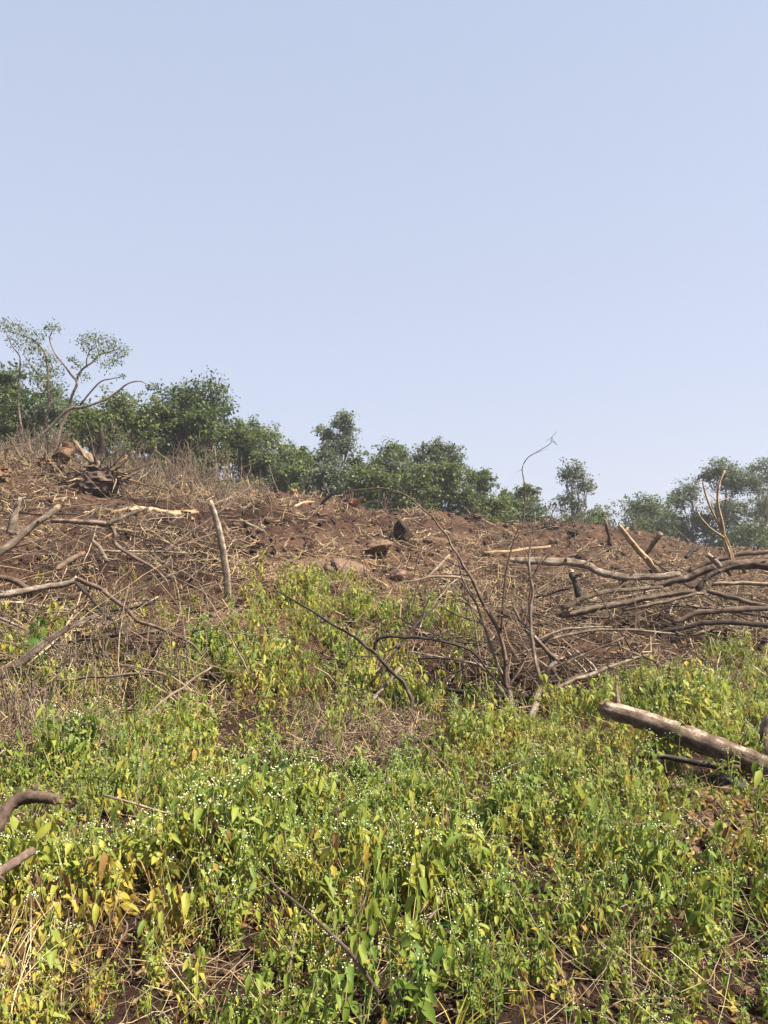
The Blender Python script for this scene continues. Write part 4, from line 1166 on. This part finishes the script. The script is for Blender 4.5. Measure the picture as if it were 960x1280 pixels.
# ------------------------------------------------------------------ upturned stump and root clumps
def root_clump(name, label, px, py, wpx, hpx, body, rootm, nroots, seed, depth=None, trunk=None):
    p = at(px, py, depth); p[2] = hz(p[0], p[1])
    k = p[1] / F
    g = np.random.default_rng(seed)
    e = empty(name, p)
    w, h = wpx * k, hpx * k
    V, T = ICO[4]
    V = V * (1 + .5 * n3(V, 1.6, seed) + .3 * n3(V, 4.5, seed + 2) + .12 * n3(V, 11, seed + 4))[:, None]
    V = V * (1 + .35 * np.abs(n3(V, 7.5, seed + 9)))[:, None] * np.array([w * .27, w * .24, h * .30]) + np.array([0, 0, h * .30])
    link('root_ball', MB().add(V, T, 0, .3).mesh('root_ball', [body], smooth=False), parent=e)
    for i in range(nroots):
        a = g.uniform(-.6, math.pi + .6)
        d = np.array([math.cos(a), -g.uniform(.1, .9), math.sin(a) * .55 - .15]); d /= np.linalg.norm(d)
        L = g.uniform(.3, .8) * w * .55
        kk = np.linspace(0, 1, 6)[:, None]
        P = np.array([0, 0, h * .38]) + d * np.array([w * .17, w * .14, h * .2]) + d * L * kk + g.normal(size=3) * .55 * L * kk ** 2 + g.normal(size=(6, 3)) * .05 * L * kk
        P[:, 2] = np.maximum(P[:, 2], -.05)
        r = g.uniform(.008, .03) * w
        Vv, Tt = tube(*smooth_path(P, np.linspace(r, r * .25, 6), 2), 6, .12, True, g)
        link('root', MB().add(Vv, Tt, 0, .5).mesh('root', [rootm[i % len(rootm)]]), parent=e)
    for nm, pts, rr, m in trunk or ():
        P = np.array([[(a - px) * k, -.15 * w * (j == 0), (py - b) * k] for j, (a, b) in enumerate(pts)])
        Vv, Tt = tube(*smooth_path(P, np.array(rr) * k, 5), 10, .08, True, g)
        link(nm, MB().add(Vv, Tt, 0, .5).mesh(nm, [m]), parent=e)
    return tag(e, label, 'stump')
root_clump('upturned_stump', 'big upturned stump with splayed roots and a charred upright prong', 128, 616, 90, 62, B_BROWN, [B_TAN, B_BROWN, B_TAN, B_ORANGE, B_PALE, B_DARK], 44, 5, depth=20.5,
           trunk=[('charred_trunk', [(118, 585), (122, 568), (126, 552), (125, 538), (124, 526)], [6, 5, 4.2, 3.2, 1.2], B_DARK),
                  ('curved_root', [(124, 580), (108, 566), (97, 558), (92, 548)], [5, 4.5, 3.5, 2.5], B_TAN),
                  ('pale_root', [(124, 578), (128, 592), (130, 606)], [5, 5.5, 4], B_GREY)])
root_clump('stump', 'low orange brown stump with sawn face beside the upturned stump', 66, 588, 58, 32, B_ORANGE, [B_ORANGE, B_TAN, B_BROWN], 14, 15,
           trunk=[('sawn_trunk', [(80, 572), (84, 563), (86, 553)], [8, 8, 7.5], B_ORANGE)])
root_clump('root_clump', 'rough red brown root clump at the foot of the dark green tree', 236, 602, 30, 36, B_ORANGE, [B_BROWN, B_ORANGE, B_RED], 12, 25)
root_clump('root_clump', 'bright red fibrous root clump on the skyline', 438, 634, 34, 18, B_RED, [B_RED, B_ORANGE], 14, 35)
root_clump('stump', 'small pale broken stump on the skyline', 368, 622, 18, 18, B_PALE, [B_TAN, B_PALE], 6, 45)
root_clump('root_clump', 'tangled tan root clump left at the edge of the brush', 3, 602, 40, 34, B_ORANGE, [B_TAN, B_BROWN], 10, 55)
root_clump('root_clump', 'low brown root clump near the umbrella shaped tree', 690, 662, 40, 16, B_BROWN, [B_TAN, B_RED, B_BROWN], 12, 65)
root_clump('root_clump', 'dark low root clump on the slope right of the umbrella shaped tree', 716, 670, 30, 12, B_DARK, [B_BROWN, B_TAN], 8, 75)
root_clump('root_clump', 'small tan root tangle below the grey crowned tree', 524, 648, 26, 12, B_BROWN, [B_TAN, B_PALE], 9, 85)
root_clump('root_clump', 'brown root tangle on the crest under the round twin bushes', 592, 650, 34, 12, B_BROWN, [B_TAN, B_RED], 9, 95)

# ------------------------------------------------------------------ bare brush on the crest
def bare_bush(label, px, py, h_px, w_px, depth, mat, n, seed, group=None):
    d = ray(px, py)
    x = d[0] / d[1] * depth
    z = hz(x, depth)
    k = depth / F
    g = np.random.default_rng(seed)
    e = empty('bare_bush', (x, depth, z))
    mb = MB()
    for i in range(n):
        a = g.uniform(0, 6.28)
        H_ = h_px * k * g.uniform(.45, 1.1); sp = g.uniform(.1, 1) * w_px * .5 * k
        kk = np.linspace(0, 1, 6)[:, None]
        b0 = np.array([g.normal(0, .25) * w_px * k * .5, g.normal(0, .2), -.05])
        P = b0 + np.c_[math.cos(a) * sp * kk, .6 * math.sin(a) * sp * kk, H_ * kk] + g.normal(size=(6, 3)) * .045 * H_ * kk
        r = g.uniform(.006, .016)
        V, T = tube(P, np.linspace(r, .004, 6), 3, 0, False); mb.add(V, T, 0, .5)
        for _ in range(g.integers(2, 6)):
            j = g.integers(1, 5)
            dd = g.normal(size=3) * np.array([1, .7, .6]) + [0, 0, .6]; dd /= np.linalg.norm(dd)
            q = P[j] + dd * np.linspace(0, 1, 3)[:, None] * H_ * g.uniform(.12, .35)
            V, T = tube(q, np.array([.006, .005, .003]), 3, 0, False); mb.add(V, T, 0, .5)
    link('stems', mb.mesh('stems', [mat]), parent=e)
    return tag(e, label, 'bush', group)
gb = np.random.default_rng(88)
for i in range(34):
    px = -20 + 330 * (i + gb.uniform(0, 1)) / 34
    bare_bush(f'leafless {("grey", "tan")[i % 2]} bush of thin stems on the crest near {near(px, 590)}', px, 600, gb.uniform(24, 62), gb.uniform(28, 60), gb.uniform(22.5, 27.5), (B_GREY, B_TAN, B_GREY, B_TAN)[i % 4], 20, 400 + i, 'leafless bushes along the crest')
for i in range(8):
    px = 310 + 330 * (i + gb.uniform(0, 1)) / 8
    bare_bush('low leafless bush at the foot of the skyline trees', px, 620, gb.uniform(14, 32), gb.uniform(20, 40), float(np.interp(px, PXT, YC)) + gb.uniform(-1.5, 1.0), (B_GREY, B_BROWN, B_TAN)[i % 3], 12, 500 + i, 'low leafless bushes under the trees')
for i in range(10):
    px = 680 + 290 * (i + gb.uniform(0, 1)) / 10
    bare_bush('sparse dry stalk bush on the flat far end of the slope', px, 660, gb.uniform(10, 30), gb.uniform(14, 36), gb.uniform(24, 36), (B_TAN, B_BROWN, B_GREY)[i % 3], 8, 600 + i, 'dry stalk bushes on the far slope')
for i in range(7):
    px = (30, 75, 120, 165, 215, 20, 150)[i]
    bare_bush(f'knee high dry stalk tuft in the straw near {near(px, (880, 840, 800, 770, 830, 930, 720)[i])}', px, (880, 840, 800, 770, 830, 930, 720)[i], gb.uniform(60, 95), gb.uniform(60, 100), (7.6, 8.3, 9, 9.6, 8.6, 7.0, 10.8)[i], (B_TAN, B_GREY)[i % 2], 12, 650 + i, 'dry stalk tufts in the straw')

# ------------------------------------------------------------------ skyline trees
def leafy_tree(label, px, top, wpx, depth, n=5200, hue=.35, mat=None, low=.06, lobes=18, name='tree', cat='tree', group=None, seed=0, base=None, leaf=.17, trunk_r=.09, gap=.5, bark=None, lobe_r=.36, lobelist=None, trunks=2):
    mat = mat or M_TREE
    bark = bark or B_GREY
    g = np.random.default_rng(900 + seed)
    d = ray(px, top)
    x = d[0] / d[1] * depth
    ztop = CAMZ + d[2] / d[1] * depth
    z0 = hz(x, depth)
    h = max(ztop - z0, 1.2)
    w = wpx / F * depth
    e = empty(name, (x, depth, z0))
    C = []
    if lobelist:
        for lx, ly, lr in lobelist:
            dd = ray(lx, ly)
            C.append((dd[0] / dd[1] * depth - x, g.normal(0, .12) * w, CAMZ + dd[2] / dd[1] * depth - z0, lr / F * depth))
    else:
        for i in range(lobes):
            t = g.uniform(0, 1) ** .8
            zz = h * (low + (1 - low) * t)
            lr = lobe_r * w * g.uniform(.55, 1.05)
            prof = math.sqrt(max(.08, 1 - ((t - .35) / .72) ** 2))
            a = g.uniform(0, 6.28)
            rad = max(0, w * .5 * prof - lr * .7) * math.sqrt(g.random())
            C.append((math.cos(a) * rad, .8 * math.sin(a) * rad, min(zz, h - lr * .75), lr))
        C.append((g.normal(0, .1) * w, 0, h - .26 * w * .5, .26 * w * .55))
    # trunk and limbs
    tm = MB()
    own_limbs = []
    for t in range(trunks):
        th = h * g.uniform(.45, .75)
        bx = (t - (trunks - 1) / 2) * .12 * w + g.normal(0, .04) * w
        kk = np.linspace(0, 1, 6)[:, None]
        P = np.array([bx, 0, -.15]) + np.c_[g.normal(0, .12) * w * kk ** 1.5, g.normal(0, .08) * w * kk, (th + .15) * kk] + g.normal(size=(6, 3)) * .02 * h * kk
        r = trunk_r * g.uniform(.7, 1.2)
        V, T = tube(*smooth_path(P, np.linspace(r, r * .4, 6), 2), 6, .06, False, g)
        tm.add(V, T, 0, .5)
        for c in C[t::trunks]:
            j = g.integers(2, 6)
            q0, q1 = P[j], np.array(c[:3])
            mid = (q0 + q1) / 2 + g.normal(size=3) * .08 * w + [0, 0, -.05 * h]
            V, T = tube(*smooth_path([q0, mid, q1], [r * .4, r * .28, r * .1], 4), 5, .05, False, g)
            lm = tm
            if lobelist or low > .3:
                lm = MB(); own_limbs.append(lm)
            lm.add(V, T, 0, .5)
            for _ in range(3 if name != 'bush' else 1):
                dd = g.normal(size=3); dd /= np.linalg.norm(dd)
                V, T = tube(smooth_path([mid, (mid + q1) / 2 + dd * c[3] * .3, q1 + dd * c[3] * .8], [r * .2, r * .14, r * .05], 3)[0], np.linspace(r * .2, .006, 7), 4, 0, False)
                lm.add(V, T, 0, .5)
    to = link('trunk', tm.mesh('trunk', [bark]), parent=e)
    for lm in own_limbs: link('limb', lm.mesh('limb', [bark]), parent=to)
    # crown: leaf clumps spread through the lobes, gaps between
    vol = np.array([c[3] ** 2 for c in C]); vol /= vol.sum()
    n = int(n * 1.9)
    per = 26
    ncl = n // per
    which = g.choice(len(C), ncl, p=vol)
    Ca = np.array(C)
    dv = g.normal(size=(ncl, 3)); dv /= np.linalg.norm(dv, axis=1)[:, None]
    rr = Ca[which, 3] * (g.random(ncl) ** .45) * (1 + .45 * g.normal(size=ncl) * gap)
    rr = rr * (1 + .5 * n3(dv + np.arange(ncl)[:, None] * 0 + which[:, None], 2.2, seed))
    if lobelist: rr = Ca[which, 3] * g.random(ncl) ** .7 * 1.55
    cl = Ca[which, :3] + dv * rr[:, None] * np.array([1, .9, .82])
    cl[:, 2] = np.maximum(cl[:, 2], .12 * h * g.random(ncl))
    spread = np.clip((.42 if lobelist else .16) * Ca[which, 3], .09, .30)
    pos = (cl[:, None] + g.normal(size=(ncl, per, 3)) * spread[:, None, None] * np.array([1, 1, .6])).reshape(-1, 3)
    hue_c = np.repeat(hue + .13 * g.normal(size=ncl), per) + .05 * g.normal(size=ncl * per)
    m = len(pos)
    mb = MB()
    s = leaf * g.uniform(.6, 1.3, m)
    scatter(mb, LEAF_TREE, pos, rotm(g.uniform(0, 6.3, m), g.normal(-.3, .55, m), g.normal(0, .5, m)), s, np.clip(hue_c, 0, 1))
    link('crown', mb.mesh('crown', [mat]), parent=e)
    return tag(e, label, cat, group)

TREES = [
 # label, px, top, width, depth, n, hue, mat, kwargs
 ('dense dark green tree behind the bent sparse tree', -8, 452, 95, 35, 5200, .30, 0, {}),
 ('mid green bushy tree behind the fork of the sparse tree', 62, 474, 100, 37, 5200, .34, 0, {}),
 ('yellow green bushy tree with rusty patches behind the upturned stump', 148, 490, 96, 35, 5200, .58, 0, {}),
 ('large round dark green tree highest of the crowns above the crest brush', 246, 477, 112, 37, 7600, .26, 0, {'lobes': 24}),
 ('greyish green tree shoulder leaning against the large round dark tree', 206, 505, 70, 36, 3200, .4, 1, {}),
 ('fresh green spreading tree sloping down beside the large round dark tree', 322, 532, 92, 40, 5600, .46, 0, {'lobes': 24}),
 ('fresh green low tree at the end of the spreading green tree', 366, 556, 60, 41, 3600, .42, 0, {}),
 ('soft green tree at the foot of the tall slender tree', 402, 560, 60, 43, 3600, .40, 1, {}),
 ('bushy mid green tree just beside the tall slender tree', 446, 566, 50, 44, 3000, .4, 0, {}),
 ('rounded deep green tree with bright top beside the grey crowned tree', 486, 553, 72, 44, 5200, .42, 0, {}),
 ('greyish green crowned tree on pale bare trunks', 548, 549, 66, 42, 4600, .42, 1, {'low': .35, 'trunk_r': .11, 'trunks': 3}),
 ('small deep green bush under the grey crowned tree', 520, 590, 60, 45, 3000, .28, 0, {}),
 ('twin topped round green tree on the crest near the thin crooked stem', 598, 587, 52, 46, 3600, .36, 0, {}),
 ('low round green tree beside the twin topped tree', 634, 604, 40, 47, 2600, .4, 0, {}),
 ('little round green tree ending the close row of trees', 660, 606, 30, 46, 2000, .42, 0, {'low': .3}),
 ('low wide green bush beneath the umbrella shaped tree', 722, 636, 60, 52, 2400, .4, 0, {}),
 ('flat topped green bush between umbrella tree and split stake', 752, 634, 46, 54, 2200, .36, 0, {}),
 ('broad round green tree behind the split stake', 806, 618, 66, 56, 4600, .34, 0, {}),
 ('round green tree touching the broad round tree by the dead reeds', 840, 618, 50, 58, 3400, .36, 0, {}),
 ('dusty grey bush in front of the feathery far trees', 878, 632, 60, 50, 2600, .4, 1, {'gap': .9}),
 ('dusty grey green tree behind the tall yellow dead stem', 916, 622, 60, 55, 3000, .45, 1, {}),
 ('grey green bush at the end of the far tree row', 958, 620, 60, 54, 3000, .5, 1, {}),
 ('dark low bush tucked under the dusty grey trees', 935, 650, 80, 48, 2600, .3, 0, {}),
 ('low dark bush along the foot of the broad round tree', 800, 648, 70, 50, 2400, .28, 0, {}),
]
for i, (lb, px, top, w, dp, n, hue, mt, kw) in enumerate(TREES):
    leafy_tree(lb, px, top, w * 1.28, dp, n=n, hue=hue, mat=(M_TREE, M_GREYTREE)[mt], seed=i, **{'lobe_r': .27, **kw})
SIL_X = [0, 60, 100, 180, 240, 290, 310, 350, 385, 400, 450, 480, 515, 545, 575, 585, 645, 690]
SIL_Y = [470, 485, 492, 500, 490, 502, 535, 545, 565, 560, 570, 560, 560, 556, 575, 592, 610, 630]
gt = np.random.default_rng(64)
for i in range(24):
    px = -10 + 690 * (i + gt.uniform(.2, .8)) / 24
    leafy_tree(f'{("deep", "mid", "dusty grey")[i % 3]} green scrub bush in the tree row behind {near(px, crest(px))}', px, float(np.interp(px, SIL_X, SIL_Y)) + gt.uniform(5, 17), gt.uniform(66, 96), float(np.interp(px, PXT, YC)) + gt.uniform(7, 10), n=2300, hue=gt.uniform(.25, .5), mat=(M_TREE, M_TREE, M_GREYTREE)[i % 3], seed=200 + i, name='bush', cat='bush', group='scrub at the foot of the tree row', lobes=12)
leafy_tree('tall slender tree with tiered pale leaf tufts above the row', 425, 513, 45, 44, n=2600, hue=.55, mat=M_GREYTREE, seed=60, lobelist=[(431, 522, 9), (436, 534, 8), (423, 530, 7), (432, 546, 9), (405, 538, 8), (412, 545, 7), (420, 556, 10), (433, 560, 9), (410, 560, 9)], trunks=1, trunk_r=.09, leaf=.16)
leafy_tree('umbrella shaped tree with tiered crown standing alone on the skyline', 714, 578, 44, 46, n=1500, hue=.35, mat=M_GREYTREE, seed=61, lobelist=[(712, 585, 10), (720, 590, 8), (706, 596, 8), (728, 606, 10), (716, 602, 10), (700, 622, 9), (712, 626, 10), (722, 630, 9), (690, 634, 8), (734, 608, 6)], trunks=1, trunk_r=.08, leaf=.17)
leafy_tree('feathery open tree beside the tall tan dead stem', 862, 600, 34, 50, n=1100, hue=.5, mat=M_GREYTREE, seed=62, lobelist=[(860, 606, 8), (852, 614, 8), (870, 610, 8), (862, 622, 10), (848, 628, 8)], trunks=1, trunk_r=.06, leaf=.15)
leafy_tree('tall green crowned tree rising over the dead reeds', 904, 567, 56, 48, n=2800, hue=.42, mat=M_GREYTREE, seed=63, lobelist=[(903, 575, 9), (893, 588, 10), (915, 588, 12), (930, 598, 12), (884, 594, 8), (905, 600, 12), (920, 606, 12), (940, 602, 9)], trunks=1, trunk_r=.09, leaf=.17)
leafy_tree('sparse feathery tree at the end of the far row', 950, 576, 50, 49, n=1700, hue=.6, mat=M_GREYTREE, seed=64, lobelist=[(944, 583, 9), (956, 580, 8), (966, 590, 12), (950, 598, 11), (938, 594, 7), (972, 606, 12), (948, 612, 10)], trunks=1, trunk_r=.07, leaf=.15)

# the bent sparse tree
def sparse_tree():
    dp = 27.0
    b = at(62, 560, dp)
    b[2] = hz(b[0], b[1])
    e = empty('sparse_tree', b)
    k = dp / F
    def pp(px, py, dy=0.0):
        d = ray(px, py)
        q = d * ((dp + dy) / d[1]) + np.array([0, 0, CAMZ])
        return q - b
    g = np.random.default_rng(303)
    limbs = [
     ([(52, 575), (55, 548), (60, 520), (62, 500), (60, 482), (62, 462), (55, 440), (40, 425), (22, 418), (8, 412)], [3.2, 3, 2.8, 2.6, 2.2, 2, 1.6, 1.4, 1.1, .7], B_GREY, .3),
     ([(70, 575), (76, 540), (86, 515), (92, 495), (94, 478), (88, 468), (80, 455), (70, 442), (62, 425), (66, 412)], [3.4, 3.2, 2.8, 2.5, 2.3, 2, 1.6, 1.3, 1, .6], B_GREY, -.2),
     ([(94, 478), (98, 467), (108, 460), (116, 452), (124, 445), (136, 441), (150, 436)], [2.2, 2, 1.8, 1.6, 1.3, 1, .6], B_BROWN, -.2),
     ([(108, 460), (108, 448), (112, 438), (122, 430)], [1.3, 1.1, .9, .5], B_BROWN, .1),
     ([(28, 545), (26, 510), (24, 480), (26, 455), (24, 445), (14, 430), (6, 412)], [2.2, 2, 1.8, 1.5, 1.2, 1, .6], B_GREY, .5),
     ([(-12, 590), (20, 566), (50, 545), (82, 515), (105, 507), (130, 500), (146, 490), (160, 480), (176, 477), (188, 486)], [3, 3, 2.8, 2.6, 2.2, 2, 1.6, 1.3, 1, .5], B_GREY, -.8),
     ([(100, 507), (114, 490), (125, 478), (138, 472), (150, 470)], [1.5, 1.3, 1.1, .9, .5], B_BROWN, -.4),
     ([(58, 485), (46, 465), (38, 452), (30, 445)], [1.5, 1.2, 1, .6], B_GREY, .4),
    ]
    for pts, rr, m, dy in limbs:
        P = np.array([pp(a, c, dy) for a, c in pts])
        V, T = tube(*smooth_path(P + g.normal(size=P.shape) * .03, np.array(rr) * k * .72, 3), 6, .06, True, g)
        o = link('trunk' if pts[0][1] > 520 else 'limb', MB().add(V, T, 0, .5).mesh('limb', [m]), parent=e)
    tufts = [(4, 405, 9), (14, 408, 9), (24, 412, 8), (20, 424, 9), (34, 420, 9), (44, 430, 8), (50, 418, 7), (36, 436, 9), (52, 440, 9), (58, 452, 7), (66, 447, 7), (48, 455, 8), (62, 466, 8), (70, 462, 8), (62, 410, 5), (70, 408, 5),
             (104, 426, 7), (114, 421, 8), (124, 424, 8), (136, 426, 9), (146, 434, 8), (110, 436, 7), (128, 436, 8), (138, 446, 8), (150, 442, 6), (118, 446, 6), (98, 455, 6), (106, 470, 6), (132, 456, 7), (146, 452, 5), (50, 470, 8), (66, 478, 8), (152, 470, 4), (186, 484, 3), (176, 492, 3), (30, 456, 7), (90, 448, 4), (158, 437, 4)]
    pos, hues = [], []
    for a, c, r in tufts:
        c0 = pp(a, c, g.normal(0, .5))
        m = int(14 * r)
        pos.append(c0 + g.normal(size=(m, 3)) * r * k * np.array([.78, .9, .5])); hues.append(np.full(m, .45 + .12 * g.normal()))
    pos, hues = np.vstack(pos), np.concatenate(hues)
    m = len(pos)
    mb = MB()
    scatter(mb, LEAF_TREE, pos, rotm(g.uniform(0, 6.3, m), g.normal(-.4, .5, m), g.normal(0, .5, m)), .085 * g.uniform(.6, 1.3, m), np.clip(hues, 0, 1))
    link('crown', mb.mesh('crown', [M_TREE]), parent=e)
    tag(e, 'bent sparse tree with bare pale trunks and airy leaf tufts', 'tree')
sparse_tree()

# ------------------------------------------------------------------ the hazy air of a dusty day
def haze():
    x0, x1, y0, y1, z0, z1 = -170, 170, -8, 150, -2.2, 14
    V = [(x, y, z) for z in (z0, z1) for y in (y0, y1) for x in (x0, x1)]
    Q = [(0, 2, 3, 1), (4, 5, 7, 6), (0, 1, 5, 4), (2, 6, 7, 3), (0, 4, 6, 2), (1, 3, 7, 5)]
    me = bpy.data.meshes.new('haze')
    me.from_pydata(V, [], Q)
    m = bpy.data.materials.new('haze')
    m.use_nodes = True
    nt = m.node_tree
    nt.nodes.clear()
    v = nt.nodes.new('ShaderNodeVolumePrincipled')
    v.inputs['Color'].default_value = (0.95, 0.96, 1.0, 1)
    v.inputs['Density'].default_value = HAZE
    v.inputs['Anisotropy'].default_value = 0.3
    out = nt.nodes.new('ShaderNodeOutputMaterial')
    nt.links.new(v.outputs[0], out.inputs['Volume'])
    me.materials.append(m)
    tag(link('haze', me), 'thin pale dusty haze in the air over the slope', kind='stuff')
HAZE = 0.0009
haze()
